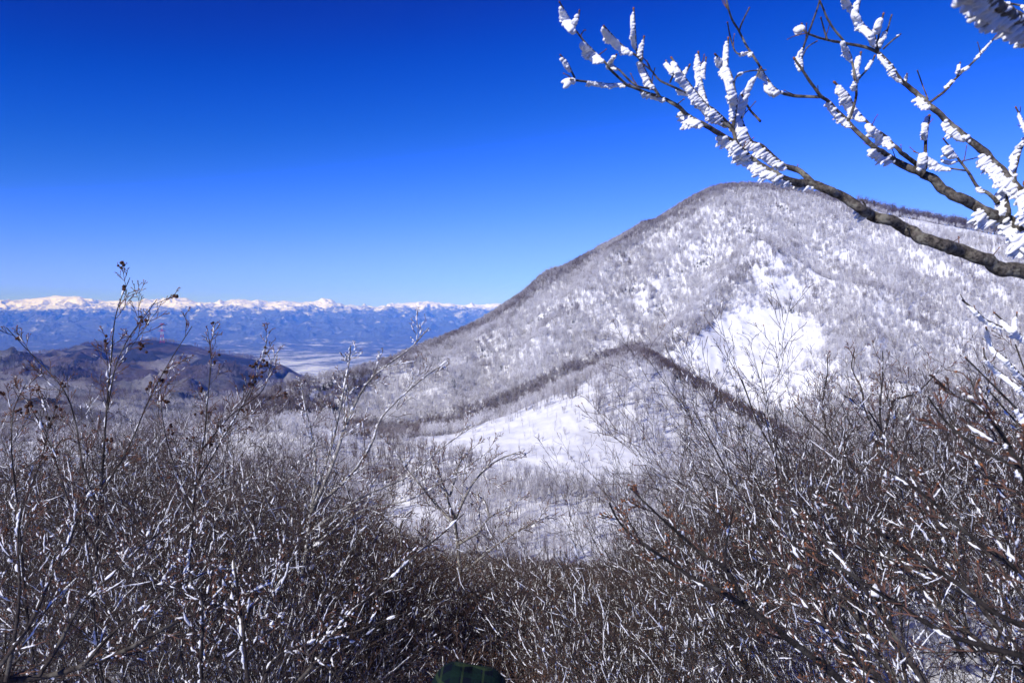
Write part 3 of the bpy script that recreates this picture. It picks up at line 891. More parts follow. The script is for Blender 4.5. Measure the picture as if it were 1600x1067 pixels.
# ------------------------------------------------------------------ traced trees
def smooth_path(pts, step):
    """Catmull-Rom through 3-D points, resampled"""
    p = np.array(pts, float); q = np.vstack([2*p[0]-p[1], p, 2*p[-1]-p[-2]]); out = []
    for i in range(1, len(q) - 2):
        L = np.linalg.norm(q[i+1] - q[i]); n = max(1, int(L / step))
        for j in range(n):
            t = j / n
            out.append(.5*((2*q[i]) + (q[i+1]-q[i-1])*t + (2*q[i-1]-5*q[i]+4*q[i+1]-q[i+2])*t*t + (3*q[i]-q[i-1]-3*q[i+1]+q[i+2])*t**3))
    out.append(p[-1]); return np.array(out)

def trace(px_pts, D0, D1, w0, w1, step=.02, wig=.15, rnd=R):
    """pixel polyline (base to tip) with depths and widths in photo pixels -> points, radii"""
    n = len(px_pts); Ds = np.linspace(D0, D1, n) + np.array([0] + [rnd.uniform(-.02, .02) * D0 for _ in range(n - 1)])
    pts = [P(x, y, d) for (x, y), d in zip(px_pts, Ds)]
    q = smooth_path(pts, step); m = len(q); t = np.linspace(0, 1, m)
    dep = q[:, 1]
    r = (w0 + (w1 - w0) * t ** .8) * .5 * dep / F
    kn = np.array([1 + wig * rnd.uniform(-.6, 1) * (1 if rnd.random() < .4 else .4) for _ in range(m)])
    jit = NR.normal(0, 1, (m, 3)) * r[:, None] * wig; jit[0] = 0
    if step < .02:                                   # irregular, not ringed
        ker = np.array([.15, .25, .3, .2, .1]); kn = 1 + np.convolve(kn - 1, ker, 'same') * 1.9
        jit = np.stack([np.convolve(jit[:, c], ker, 'same') for c in range(3)], 1) * 1.8; jit[0] = 0
    return (q + jit), r * kn

def plume(T, p, r, L, w, rnd, wind):
    """one feather of rime growing into the wind from a branch surface"""
    d = nrm((wind[0] + rnd.gauss(0, .10), wind[1] + rnd.gauss(0, .12), wind[2] + rnd.gauss(0, .12)))
    q = []; b = rnd.uniform(-.12, .12)
    o = (rnd.gauss(0, r * .45), rnd.gauss(0, r * .45), rnd.gauss(0, r * .3))
    for t in (0, .2, .45, .7, .9, 1.0):
        s = r * .3 + L * t
        q.append((p[0] + o[0] + d[0]*s, p[1] + o[1] + d[1]*s + b*L*t*t, p[2] + o[2] + d[2]*s - .10*L*t*t))
    T.add(q, [w*.8, w*1.0, w*rnd.uniform(.95, 1.2), w*rnd.uniform(.85, 1.15), w*rnd.uniform(.5, .9), w*.15], 6)

def plumes(T, pts, rad, f0, f1, L, w, rnd, dens=1.0, wind=W):
    m = len(pts); seg = np.linalg.norm(np.diff(pts, axis=0), axis=1).mean()
    env0 = rnd.uniform(0, 6.28)
    i0, i1 = int(f0 * (m - 1)), max(int(f1 * (m - 1)), int(f0 * (m - 1)) + 2); i1 = min(i1, m - 1)
    if i1 - i0 >= 3:                                     # solid core between the feathers
        for q in (.15, .38, .58):
            a_ = []; b_ = []
            for k in range(i0, i1 + 1):
                t = (k - i0) / (i1 - i0); e = (.35 + .65 * math.sin(pi * t) ** .5)
                o = rad[k] * .4 + L * q * e
                a_.append(tuple(pts[k][c] + wind[c] * o + rnd.gauss(0, w * .05) for c in range(3))); b_.append(w * .46 * rnd.uniform(.8, 1.15) * (1 if 0 < t < 1 else .2))
            T.add(a_, b_, 6)
    i = f0 * (m - 1)
    while i < f1 * (m - 1):
        k = int(i); t = (i / (m - 1) - f0) / max(f1 - f0, 1e-3)
        env = (.35 + .65 * math.sin(pi * min(max(t, .0), 1)) ** .5) * (.8 + .2 * math.sin(i * seg * 70 + env0))
        plume(T, pts[k], rad[k], L * env * rnd.uniform(.66, 1.06), w * rnd.uniform(.34, .62), rnd, wind)
        i += w * rnd.uniform(.16, .40) / seg / dens

HN = [0]
def bud_tip(T, pts, r, rnd):
    d = nrm(tuple(pts[-1] - pts[-2]))
    blob(T, tuple(pts[-1]), r, rnd, d, 6, 1, 2.6)

# ---- the rime-covered tree whose limbs reach in from the upper right
rt = random.Random(5)
troot_xy = P(1830, 700, 2.75)
tz = near.gz(troot_xy[0], troot_xy[1])
frost_tree = empty('frosted_tree', (troot_xy[0], troot_xy[1], tz))
tag(frost_tree, 'grey-barked tree reaching in from the upper right with feathery white rime along its limbs', 'tree')
TO = np.array([troot_xy[0], troot_xy[1], tz])
# trunk
T = Tubes()
tk = smooth_path([TO + (0, 0, -.2), TO + (.03, 0, .8), P(1815, 430, 2.75), P(1800, 150, 2.8), P(1830, -250, 2.9), P(1800, -600, 3.0)], .05)
T.add([tuple(p - TO) for p in tk], list(np.linspace(.085, .035, len(tk))), 12)
link('trunk', T.build('frosted_trunk', [M['bark']]), frost_tree)

def limb(px_pts, D0, D1, w0, w1, rime=(), L=26, w=5.2, dens=1.0, bud=True, wig=.12, twigs=0, parent=frost_tree, org=TO, name='branch', bark='bark', wind=W, step=.008, subrime=True):
    pts, r = trace(px_pts, D0, D1, w0 * .90, w1 * .90, step, wig, rt)
    dep = (D0 + D1) / 2
    T = Tubes(); T.add([tuple(p) for p in pts - org], list(r), 10 if w0 > 8 else 7)
    # knots and spur shoots
    for _ in range(int(len(pts) / 16)):
        k = rt.randrange(1, len(pts) - 1)
        d = nrm((rt.gauss(0, 1), rt.gauss(0, 1), rt.gauss(0, 1)))
        blob(T, tuple(pts[k] - org), max(r[k] * .6, .002), rt, d, 5, 0, 2.0)
    for _ in range(int(len(pts) / 24) if w0 < 22 else 3):     # short bare side twigs
        k = rt.randrange(3, len(pts)); q = pts[k] - org; d = nrm(tuple((pts[k] - pts[k - 1]) + np.array([rt.gauss(0, .010), rt.gauss(0, .010), abs(rt.gauss(0, .010))])))
        ln = rt.uniform(.015, .07); P_ = [tuple(q)]
        for _j in range(4):
            d = nrm((d[0] + rt.gauss(0, .15), d[1] + rt.gauss(0, .15), d[2] + rt.gauss(.05, .15))); P_.append(tuple(P_[-1][c] + d[c] * ln / 4 for c in range(3)))
        T.add(P_, [.0022, .0019, .0017, .0015, .0013], 5, 2); blob(T, P_[-1], .0022, rt, d, 5, 1, 2.6)
    if bud: bud_tip(T, pts - org, max(r[-1] * 1.3, .0018), rt)
    b = link(name, T.build(name, [M[bark], M['bud'], M['twig_near']]), parent)
    if rime:
        T = Tubes()
        for f0, f1, *ex in rime:
            l = (ex[0] if ex else L) * dep / F; ww = (ex[1] if len(ex) > 1 else w) * dep / F
            plumes(T, pts, r, f0, f1, l, ww, rt, dens, wind)
        c = link('rime', T.build('rime', [M['rime']], True), b)
        c['kind'] = 'stuff'
    return b

# local offsets: meshes are written relative to the tree base
_pl = plumes
def plumes(T, pts, rad, f0, f1, L, w, rnd, dens=1.0, wind=W, org=TO):
    _pl(T, pts - org, rad, f0, f1, L, w, rnd, dens, wind)

limb([(1830, 560), (1760, 480), (1690, 448), (1600, 425), (1563, 419), (1531, 402), (1497, 391), (1470, 382), (1441, 372), (1416, 357), (1385, 344), (1360, 335), (1344, 326), (1317, 308), (1295, 297), (1272, 289), (1250, 286)],
     2.75, 2.6, 34, 14, [(.97, 1.0, 16, 5), (.80, .83, 30, 5)], bud=False)
limb([(1252, 287), (1217, 276), (1178, 252), (1152, 228), (1130, 213), (1096, 193), (1075, 181), (1057, 165), (1033, 153), (1015, 147), (981, 134), (947, 132), (913, 128), (893, 125)],
     2.6, 2.45, 13, 3.2, [(.04, .34, 26, 5.5), (.42, .56, 26, 5), (.66, .76, 12, 3.5), (.82, .93, 13, 4), (.985, 1.0, 24, 7)])
limb([(1272, 289), (1250, 268), (1220, 256), (1194, 231), (1175, 222), (1165, 205), (1158, 184), (1152, 172)], 2.62, 2.7, 12, 4, [(.30, .95, 26, 5.5)])
limb([(1178, 252), (1152, 225), (1144, 203), (1118, 184), (1097, 157), (1076, 131), (1062, 110), (1050, 92)], 2.6, 2.5, 8, 3.5, [(.05, .25, 24, 5), (.45, .98, 17, 5)])
limb([(1144, 200), (1120, 176), (1099, 163), (1073, 147), (1052, 136), (1031, 126), (1020, 113), (1007, 102)], 2.6, 2.4, 7, 2.5, [(.05, .4, 22, 5), (.5, .62, 9, 4)])
limb([(1070, 118), (1077, 103)], 2.55, 2.55, 3.4, 3, [(.1, .9, 9, 4)])
limb([(1047, 129), (1052, 113), (1041, 96)], 2.5, 2.5, 3.4, 2.6, [(.3, .95, 10, 4)])
limb([(981, 134), (957, 113), (947, 100), (931, 84), (915, 68), (905, 55), (897, 45), (889, 29), (875, 5)], 2.45, 2.4, 4.4, 2.6, [(.28, .60, 22, 5.5), (.72, .98, 18, 5.5)])
limb([(897, 45), (903, 31), (905, 19)], 2.42, 2.42, 3, 2.6, [(.1, .9, 16, 5)])
limb([(1031, 152), (1018, 131), (1007, 110), (999, 92), (984, 81), (968, 68), (944, 42)], 2.48, 2.4, 5, 3, [(.12, .4, 14, 4.5), (.5, .98, 17, 5.5)])
limb([(999, 92), (994, 76), (992, 47), (990, 16)], 2.44, 2.44, 4, 3, [(.25, .97, 9, 4)])
limb([(1003, 95), (1004, 78), (1006, 60)], 2.44, 2.4, 3.4, 3, [(.2, .95, 9, 4)])
limb([(1023, 140), (1000, 136), (984, 126), (968, 110), (957, 101), (963, 86)], 2.5, 2.45, 4, 2.6, [(.55, .98, 11, 4.5)])
limb([(898, 122), (887, 100), (877, 88)], 2.42, 2.4, 3.4, 2.6, [(.35, .95, 10, 4.5)])
limb([(1107, 168), (1097, 131), (1091, 84)], 2.6, 2.6, 4.6, 3, [(.1, .97, 13, 5)])
limb([(1100, 122), (1103, 92)], 2.58, 2.58, 3.4, 2.8, [(.1, .9, 9, 4)])
limb([(1144, 203), (1150, 165), (1149, 147), (1141, 115), (1133, 102), (1118, 86)], 2.62, 2.6, 6.5, 3, [(.12, .97, 18, 6)])
limb([(1136, 104), (1137, 85), (1138, 62)], 2.6, 2.6, 4, 3, [(.1, .95, 11, 5)])
limb([(1144, 205), (1160, 184), (1168, 150), (1177, 130), (1188, 108)], 2.62, 2.65, 5, 2.8, [(.08, .9, 22, 7)])
limb([(1147, 135), (1151, 120), (1168, 112), (1195, 110)], 2.6, 2.65, 2.6, 2.2, [(.4, .5, 9, 4)])
limb([(1188, 190), (1172, 172), (1160, 150)], 2.65, 2.65, 5, 3, [])
limb([(1282, 152), (1240, 150), (1212, 140), (1195, 118), (1185, 100), (1170, 78), (1155, 50), (1143, 28), (1135, 0), (1130, -30)], 2.8, 2.7, 5.5, 3, [(.22, .32, 22, 6), (.34, .46, 12, 4.5), (.56, .58, 9, 4)])
limb([(1155, 50), (1160, 35), (1170, 14)], 2.72, 2.72, 3, 2.4, [])
limb([(1172, 82), (1152, 84), (1143, 65), (1137, 37)], 2.75, 2.75, 2.8, 2.2, [(.0, .22, 11, 4.5)])
# second big limb
limb([(1815, 500), (1700, 425), (1640, 390), (1594, 357), (1576, 344), (1542, 333), (1520, 319), (1497, 308), (1475, 297), (1459, 281), (1443, 272)],
     2.78, 2.9, 32, 15, [(.42, .60, 46, 7), (.64, .74, 38, 6)], bud=False)
limb([(1443, 272), (1425, 265), (1407, 256), (1385, 243), (1362, 227), (1335, 202), (1324, 189), (1298, 163), (1280, 147), (1259, 118), (1243, 94)],
     2.9, 2.8, 13, 4, [(.18, .36, 26, 5), (.52, .72, 15, 4.5)])
limb([(1443, 268), (1432, 257), (1403, 234), (1385, 215), (1364, 200), (1337, 171), (1324, 147), (1306, 131)], 2.92, 2.9, 9, 4, [(.38, .68, 22, 5.5), (.72, .98, 22, 6)])
limb([(1254, 108), (1253, 92), (1254, 80), (1259, 64), (1267, 42), (1280, 5), (1282, -20)], 2.82, 2.8, 4, 2.4, [(.0, .22, 13, 5)])
limb([(1254, 88), (1262, 74), (1276, 65)], 2.82, 2.82, 2.4, 2, [])
limb([(1327, 186), (1337, 155), (1337, 129), (1330, 92), (1319, 66), (1298, 39), (1282, 5)], 2.9, 2.8, 5, 3.2, [(.28, .34, 10, 5), (.52, .70, 12, 4.5)])
limb([(1337, 129), (1358, 105), (1366, 89)], 2.88, 2.88, 3.4, 2.6, [(.6, .9, 10, 4.5)])
limb([(1340, 130), (1341, 110), (1345, 84)], 2.88, 2.92, 3.4, 3, [(.1, .95, 12, 5.5)])
# third big limb
limb([(1812, 430), (1720, 372), (1650, 335), (1600, 303), (1576, 278), (1545, 244), (1503, 210), (1477, 186), (1453, 165), (1429, 144), (1406, 123), (1390, 102), (1374, 84)],
     2.8, 3.0, 22, 6.5, [(.30, .36, 34, 6), (.40, .56, 34, 6), (.62, .70, 22, 5.5), (.76, .82, 18, 5), (.90, 1.0, 11, 4)], bud=False)
limb([(1374, 84), (1358, 76), (1322, 68), (1293, 63), (1261, 52), (1253, 38)], 3.0, 2.9, 5.5, 3, [(.90, .98, 22, 9)])
limb([(1372, 80), (1364, 55), (1348, 39), (1340, 21), (1343, 0), (1350, -30)], 3.0, 3.0, 6, 4, [(.1, .8, 16, 6)])
limb([(1369, 74), (1372, 60), (1376, 40), (1380, 24)], 3.0, 3.0, 4, 3, [(.1, .3, 11, 5), (.6, .95, 16, 8)])
limb([(1375, 76), (1385, 52), (1393, 25)], 3.0, 3.02, 3.4, 2.4, [(.1, .4, 12, 5)])
limb([(1380, 77), (1394, 64), (1407, 54)], 3.0, 3.02, 3, 2, [(.85, .95, 5, 3)])
limb([(1340, 20), (1328, 8), (1322, -20)], 3.0, 2.98, 5, 4, [(.1, .9, 14, 6)])
limb([(1293, 63), (1288, 48), (1283, 30)], 2.92, 2.92, 3.2, 2.6, [])
limb([(1453, 160), (1477, 142), (1495, 121), (1521, 97), (1540, 76), (1555, 58)], 3.0, 3.05, 5, 2.4, [(.25, .4, 10, 4), (.55, .62, 14, 5), (.72, .97, 6, 3)])
limb([(1495, 121), (1499, 110), (1500, 99)], 3.02, 3.02, 3, 2.2, [(.2, .9, 7, 3.5)])
limb([(1450, 155), (1442, 135), (1434, 112)], 3.0, 3.0, 2.8, 2.2, [])
limb([(1416, 130), (1417, 122), (1417, 116)], 3.0, 3.0, 2.6, 2.2, [(.3, .9, 5, 3)])
limb([(1446, 264), (1446, 243), (1446, 223), (1449, 200), (1452, 182)], 2.92, 2.98, 6.5, 4.5, [(.02, .2, 20, 6), (.55, .98, 14, 5.5)])
limb([(1560, 318), (1545, 303), (1529, 294), (1511, 267), (1495, 245), (1475, 218)], 2.85, 2.9, 7.5, 2.8, [(.22, .3, 8, 4), (.72, .9, 22, 6)])
limb([(1509, 267), (1475, 261), (1452, 247), (1430, 238)], 2.88, 2.9, 3.4, 2.4, [(.3, .9, 16, 5)])
limb([(1500, 252), (1488, 253), (1472, 250)], 2.88, 2.88, 2.6, 2, [(.4, .95, 12, 5)])
limb([(1503, 252), (1517, 249), (1528, 246)], 2.88, 2.95, 2.2, 1.8, [])
limb([(1585, 285), (1585, 270), (1588, 252), (1595, 231), (1604, 218), (1640, 180)], 2.95, 3.0, 8, 6, [(.1, .8, 16, 5)])
limb([(1572, 342), (1574, 330), (1572, 316), (1566, 297)], 2.85, 2.88, 14, 7, [(.2, .95, 26, 6)])
limb([(1640, 330), (1622, 250), (1603, 200), (1588, 170)], 2.95, 2.95, 7, 3, [(.4, .95, 8, 4)])
limb([(1660, 400), (1630, 360), (1610, 320), (1603, 290)], 2.8, 2.8, 14, 8, [(.05, .95, 36, 7)])
limb([(1700, 40), (1640, 22), (1590, 8), (1530, 0), (1490, -6)], 2.9, 3.1, 4, 2.4, [(.3, .5, 14, 5), (.6, .75, 12, 5)])
limb([(1344, 326), (1352, 322), (1346, 312)], 2.66, 2.64, 5, 2.5, [(.0, .3, 20, 6)], bud=False)
limb([(1418, 357), (1421, 364), (1415, 370)], 2.66, 2.62, 3.5, 1.5, [], bud=False)
# the out-of-focus limb right above the lens
limb([(1835, 330), (1740, 150), (1680, 86), (1632, 54), (1592, 30), (1552, 4), (1510, -30)], 2.4, .95, 26, 20, [(.40, .98, 40, 9)], bud=False, step=.02)

# ---- generic traced plants in the thickets
def traced_plant(name, label, cat, base, stems, spec, D, rimep, rsize, budr, bark='bark_dark', tw='twig_near', cones=0, kidn=9, Lk=.5, seed=1, group=None, budp=.6, thick=1.0):
    """stems: list of (pixel polyline base->tip, w0, w1[, D0, D1])"""
    rnd = random.Random(seed)
    b = P(base[0], base[1], D); bz = near.gz(b[0], D)
    O = np.array([b[0], D, bz])
    root = empty(name, O); tag(root, label, cat, group)
    crown = Tubes(); rm = Tubes()
    for si, s in enumerate(stems):
        pl, w0, w1 = s[0], s[1], s[2]; D0, D1 = (s[3], s[4]) if len(s) > 3 else (D, D)
        pts, r = trace(pl, D0, D1, w0 * thick, w1 * thick, .03 * D / 5, .12, rnd)
        if si == 0 or (len(s) > 5 and s[5]):             # carry the foot of the stem down to the ground
            foot = np.array([O[0] + (pts[0][0] - O[0]) * .3, D + (pts[0][1] - D) * .3, bz - .1])
            pts = np.vstack([smooth_path([foot, (foot + pts[0]) / 2 + (rnd.gauss(0, .02), 0, 0), pts[0]], .06)[:-1], pts])
            r = np.concatenate([np.full(len(pts) - len(r), r[0]), r])
        pts = pts - O
        TT = Tubes(); TT.add([tuple(p) for p in pts], list(r), 8)
        so = link('stem' if si else 'trunk', TT.build('stem', [M[bark]]), root)
        out = []
        P3 = [tuple(p) for p in pts]; dirs = [nrm(tuple(a - b_)) for a, b_ in zip(pts[1:], pts[:-1])]; dirs.append(dirs[-1])
        Lt = float(np.linalg.norm(np.diff(pts, axis=0), axis=1).sum())
        kids(out, P3, list(r), dirs, Lk / spec['ratio'][0], 0, spec, rnd, count=max(2, kidn * Lt))
        for q, rad, lvl in out:
            crown.add(q, [max(x, spec['rdraw']) for x in rad], 4, 0 if lvl <= 1 else 1)
            if lvl >= 2 and rnd.random() < budp:
                d = nrm(tuple(q[-1][c] - q[-2][c] for c in range(3))); blob(crown, q[-1], budr * rnd.uniform(.7, 1.3), rnd, d, 5, 2)
            if cones and lvl >= 2 and rnd.random() < cones:
                for _ in range(rnd.randint(2, 4)):
                    blob(crown, tuple(q[-1][c] + rnd.gauss(0, .014) for c in range(3)), .010 * rnd.uniform(.8, 1.3), rnd, nrm((rnd.gauss(0, 1), rnd.gauss(0, 1), rnd.gauss(0, 1))), 5, 3, 1.8)
            if lvl == 1: rime_bits(rm, q, rad, rsize * .9, rnd, .05, max(rimep, .05))
            elif rnd.random() < rimep: 
                a = rnd.uniform(0, .6); rime_on(rm, q, rad, rsize * .72, rnd, a, min(1, a + rnd.uniform(.3, .7)))
        for a in np.arange(.02, .98, .05 / Lt):
            if rnd.random() < rimep * 1.1: rime_on(rm, P3, list(r), rsize * 1.15, rnd, a, min(1, a + rnd.uniform(.03, .09) / Lt))
    link('crown', crown.build('crown', [M[bark], M[tw], M['bud'], M['cone']]), root)
    me = rm.build('rime', [M['rime_mid']])
    if me: tag(link('rime', me, root), kind='stuff')
    return root

SPT = dict(seg=[8, 7, 6, 4], wander=[.06, .09, .11, .13], up=[.04, .05, .04, .02], n=[6, 5, 3], t0=[.08, .12, .2], ang=[.55, .6, .6],
          ratio=[.5, .55, .5], rr=[.42, .6, .65], taper=[.3, .45, .5, .6], rmin=.0014, rdraw=.0016)
traced_plant('alder_shrub', 'tallest dark alder on the left whose twig tips rise against the blue sky', 'shrub', (150, 900), [
    ([(150, 900), (152, 820), (158, 760), (163, 690), (168, 620), (174, 560), (178, 510), (186, 475), (203, 434)], 8, 1.6),
    ([(168, 640), (180, 575), (200, 530), (222, 500), (245, 468)], 4, 1.4),
    ([(155, 800), (130, 730), (118, 660), (100, 610), (60, 565), (10, 512)], 5, 1.6),
    ([(158, 770), (200, 700), (235, 620), (265, 565), (300, 510)], 5, 1.6),
    ([(152, 860), (110, 790), (80, 700), (50, 640), (22, 600)], 6, 1.6),
    ], SPT, 4.6, .12, .005, .003, cones=.03, kidn=6, Lk=.34, seed=3, thick=.7)
traced_plant('alder_shrub', 'dark alder right of the tallest stem with reddish tips over the wooded hills', 'shrub', (300, 930), [
    ([(300, 930), (300, 840), (305, 760), (318, 690), (325, 620), (330, 560), (327, 530)], 7, 1.6),
    ([(305, 760), (345, 690), (375, 640), (400, 590), (418, 530)], 4, 1.4),
    ([(303, 800), (270, 720), (255, 660), (250, 600)], 4, 1.4),
    ([(318, 700), (360, 650), (410, 610), (425, 560)], 3.5, 1.4)], SPT, 5.2, .15, .005, .003, cones=.03, kidn=6, Lk=.34, seed=4, thick=.7)
traced_plant('alder_shrub', 'dark alder at the left edge of the frame leaning over the snowy hills', 'shrub', (40, 940), [
    ([(40, 940), (32, 850), (26, 780), (18, 700), (22, 640), (40, 600)], 7, 1.6),
    ([(28, 800), (60, 730), (75, 660), (62, 610)], 4, 1.4)], SPT, 4.0, .15, .005, .003, cones=.03, kidn=6, Lk=.34, seed=8, thick=.7)
traced_plant('leaning_shrub', 'pale-edged shrub fanning to the right over the snowy hollow, rime on its upper sides', 'shrub', (470, 900), [
    ([(470, 920), (480, 850), (487, 790), (493, 740), (490, 690), (478, 640), (470, 600)], 6, 1.6),
    ([(487, 800), (520, 725), (540, 665), (565, 612), (592, 580), (640, 545), (670, 512)], 6.5, 1.4),
    ([(490, 795), (545, 745), (580, 695), (598, 650), (650, 600), (700, 563)], 5.5, 1.4),
    ([(485, 830), (560, 780), (640, 742), (690, 700), (740, 665)], 4.5, 1.4),
    ([(480, 860), (560, 800), (640, 780), (720, 735), (770, 700)], 4, 1.4),
    ([(487, 790), (520, 690), (535, 620), (545, 570), (548, 540)], 4.5, 1.4)], SPT, 6.5, .5, .0075, .003, bark='bark_pale', kidn=5, Lk=.42, seed=5, thick=1.0)
traced_plant('young_birch', 'slender pale-barked tree with forked limbs standing alone in the middle above the brush', 'tree', (722, 930), [
    ([(722, 930), (718, 880), (715, 850), (711, 815), (703, 790), (698, 772), (690, 750), (683, 736)], 7, 2.4, 13, 13),
    ([(706, 815), (685, 792), (660, 762), (638, 735), (620, 709)], 5, 2, 13, 12.6),
    ([(711, 812), (725, 780), (742, 750), (761, 730), (788, 714), (820, 703)], 5, 1.6, 13, 13.3),
    ([(703, 775), (711, 748), (717, 725), (737, 700)], 3.6, 1.6, 13, 13.2),
    ([(700, 773), (689, 750), (682, 736), (678, 720)], 3.4, 1.6, 13, 13),
    ([(716, 850), (745, 833), (763, 810), (788, 795), (804, 786)], 4, 1.6, 13, 13.4),
    ([(764, 808), (757, 782), (735, 768)], 3, 1.6, 13, 13.4),
    ([(720, 900), (755, 868), (785, 845), (815, 826), (845, 812), (856, 806)], 4, 1.6, 13, 13.5),
    ([(720, 890), (690, 865), (672, 845), (658, 836)], 3.4, 1.6, 13, 12.8)], dict(SPT, rdraw=.004, rmin=.004), 13, .4, .012, .006, bark='bark_pale', kidn=3.4, Lk=.75, seed=6, budp=.3)
traced_plant('young_birch', 'smaller crooked pale tree left of the slender one at the edge of the snow patch', 'tree', (650, 890), [
    ([(655, 900), (640, 865), (628, 850), (625, 826), (632, 808), (643, 798)], 5, 2, 14, 14),
    ([(625, 828), (605, 812), (590, 800), (586, 790)], 3, 1.6, 14, 14),
    ([(640, 862), (655, 840), (660, 825)], 2.6, 1.6, 14, 14)], dict(SPT, rdraw=.004, rmin=.004), 14, .4, .012, .006, bark='bark_pale', kidn=3, Lk=.6, seed=7, budp=.3)
SPR = dict(SPT, lean=(-.10, 0, .05))
traced_plant('arching_shrub', 'dark thick branch arching up to the left across the lower right brush', 'shrub', (1400, 1180), [
    ([(1360, 1110), (1297, 1047), (1246, 1009), (1204, 975), (1170, 951), (1125, 923), (1087, 906), (1053, 882), (1012, 855), (981, 831), (964, 810), (952, 786)], 15, 3, 2.3, 2.5),
    ([(1168, 950), (1149, 913), (1131, 886), (1098, 865), (1053, 827), (1012, 789), (984, 762)], 9, 2.4, 2.4, 2.6),
    ([(1131, 886), (1135, 850), (1141, 820), (1146, 796)], 5, 2.4, 2.4, 2.4)], dict(SPR, rmin=.0018), 2.3, .10, .0045, .003, kidn=7, Lk=.14, seed=9, budp=.35, bark='bark_shaded', thick=.92)
traced_plant('spreading_shrub', 'upright dark shrub on the right whose fan of twigs crosses the open snow bowl', 'shrub', (1370, 800), [
    ([(1375, 840), (1371, 712), (1367, 676), (1351, 640), (1346, 607), (1331, 575), (1335, 545)], 6, 1.8),
    ([(1372, 720), (1377, 680), (1375, 637), (1379, 588), (1379, 548)], 5, 1.6),
    ([(1378, 690), (1394, 634), (1400, 624), (1430, 614), (1456, 591), (1472, 571)], 5, 1.6),
    ([(1365, 760), (1300, 690), (1288, 647), (1287, 614), (1293, 581), (1292, 552)], 5, 1.6),
    ([(1300, 690), (1262, 655), (1240, 630)], 3, 1.6)], dict(SPT, rdraw=.0022), 8, .18, .007, .004, kidn=5, Lk=.42, seed=10, budp=.7)
traced_plant('near_branch_shrub', 'blurred dark branches at the right edge with orange buds, closest to the lens', 'shrub', (1650, 1000), [
    ([(1680, 900), (1630, 800), (1600, 748), (1571, 688), (1544, 653), (1512, 624)], 16, 4, 1.5, 1.6),
    ([(1640, 990), (1560, 960), (1480, 900), (1400, 850), (1330, 800), (1270, 770)], 10, 3, 1.7, 2.2),
    ([(1690, 1010), (1600, 900), (1520, 840), (1440, 770), (1380, 730)], 11, 3, 1.6, 2.0),
    ([(1690, 820), (1600, 740), (1530, 700), (1480, 660), (1450, 620)], 8, 3, 1.8, 2.0),
    ([(1660, 1040), (1580, 1020), (1480, 990), (1380, 930), (1300, 880), (1240, 850)], 12, 3, 1.6, 2.1)], SPR, 1.6, .10, .0045, .0026, kidn=8, Lk=.16, seed=12, budp=.25, bark='bark_shaded')
TH = dict(SPT, n=[5, 4, 3])
traced_plant('thicket_shrub', 'shrub with a low snow-topped bough at the bottom left corner', 'shrub', (-40, 1150), [
    ([(-60, 1100), (-20, 1066), (60, 1058), (130, 1040), (190, 1018), (240, 990), (290, 966), (340, 945), (392, 928)], 13, 3, 3.0, 3.2),
    ([(60, 1058), (95, 1000), (130, 940), (175, 898), (220, 855), (252, 830)], 7, 2, 3.0, 3.3),
    ([(-20, 1066), (40, 985), (70, 925), (84, 895), (107, 850), (126, 800), (150, 760)], 8, 2, 3.0, 3.3),
    ([(10, 1064), (28, 960), (30, 900), (28, 840), (34, 790)], 8, 2, 3.0, 3.2),
    ([(130, 1040), (180, 985), (250, 930), (300, 905), (350, 880)], 6, 2, 3.0, 3.3)], TH, 3.0, .40, .0062, .0025, kidn=7, Lk=.30, seed=21, budp=.2)
traced_plant('thicket_shrub', 'shrub with whitened upright stems at the bottom between the left corner and the cap', 'shrub', (400, 1150), [
    ([(330, 1120), (315, 1062), (316, 940), (300, 912), (297, 882), (300, 840)], 7, 2, 3.0, 3.2),
    ([(395, 1110), (385, 1040), (380, 985), (374, 940), (369, 900), (366, 868), (382, 843)], 8, 3, 3.0, 3.2),
    ([(380, 985), (395, 945), (432, 925), (447, 900), (453, 876)], 6, 2.4, 3.1, 3.2),
    ([(400, 1100), (425, 1034), (460, 1012), (500, 998), (560, 985), (620, 960)], 6, 2.4, 3.0, 3.2),
    ([(440, 1100), (465, 1066), (500, 1025), (525, 985), (550, 955), (587, 925), (622, 892), (650, 865), (687, 837), (725, 802)], 6.5, 1.8, 3.0, 3.6),
    ([(560, 1100), (530, 1060), (505, 1035), (488, 1020)], 5, 2.4, 3.0, 3.1)], TH, 3.0, .48, .0062, .0025, kidn=6, Lk=.28, seed=22, budp=.2)
rr_ = random.Random(77)
for gi, (bx, txt) in enumerate(((1480, 'leaning shrub at the bottom right sweeping up to the left behind the dark arch'), (1700, 'leaning shrub at the lower right corner with the most crowded dark stems'), (1850, 'leaning shrub beyond the right edge sending long dark stems across the orange buds'))):
    st = []
    for k in range(7):
        x0 = bx + rr_.uniform(-40, 40); dx = rr_.uniform(-430, -230); dy = rr_.uniform(-430, -150) - gi * 60; y0 = 1150 - gi * 40
        st.append(([(x0 + dx * t + rr_.gauss(0, 6), y0 + dy * t ** 1.0 - 40 * math.sin(pi * t) * (1 if k % 2 else -1) + rr_.gauss(0, 5)) for t in (0, .2, .4, .6, .8, 1)], rr_.uniform(6, 11), 2.2, 2.9 + gi * .2, 3.3 + gi * .3))
    traced_plant('leaning_shrub', txt, 'shrub', (bx, 1150), st, dict(SPR, n=[5, 4, 3]), 2.9 + gi * .2, .22, .0065, .0026, kidn=6, Lk=.30, seed=30 + gi, budp=.3)
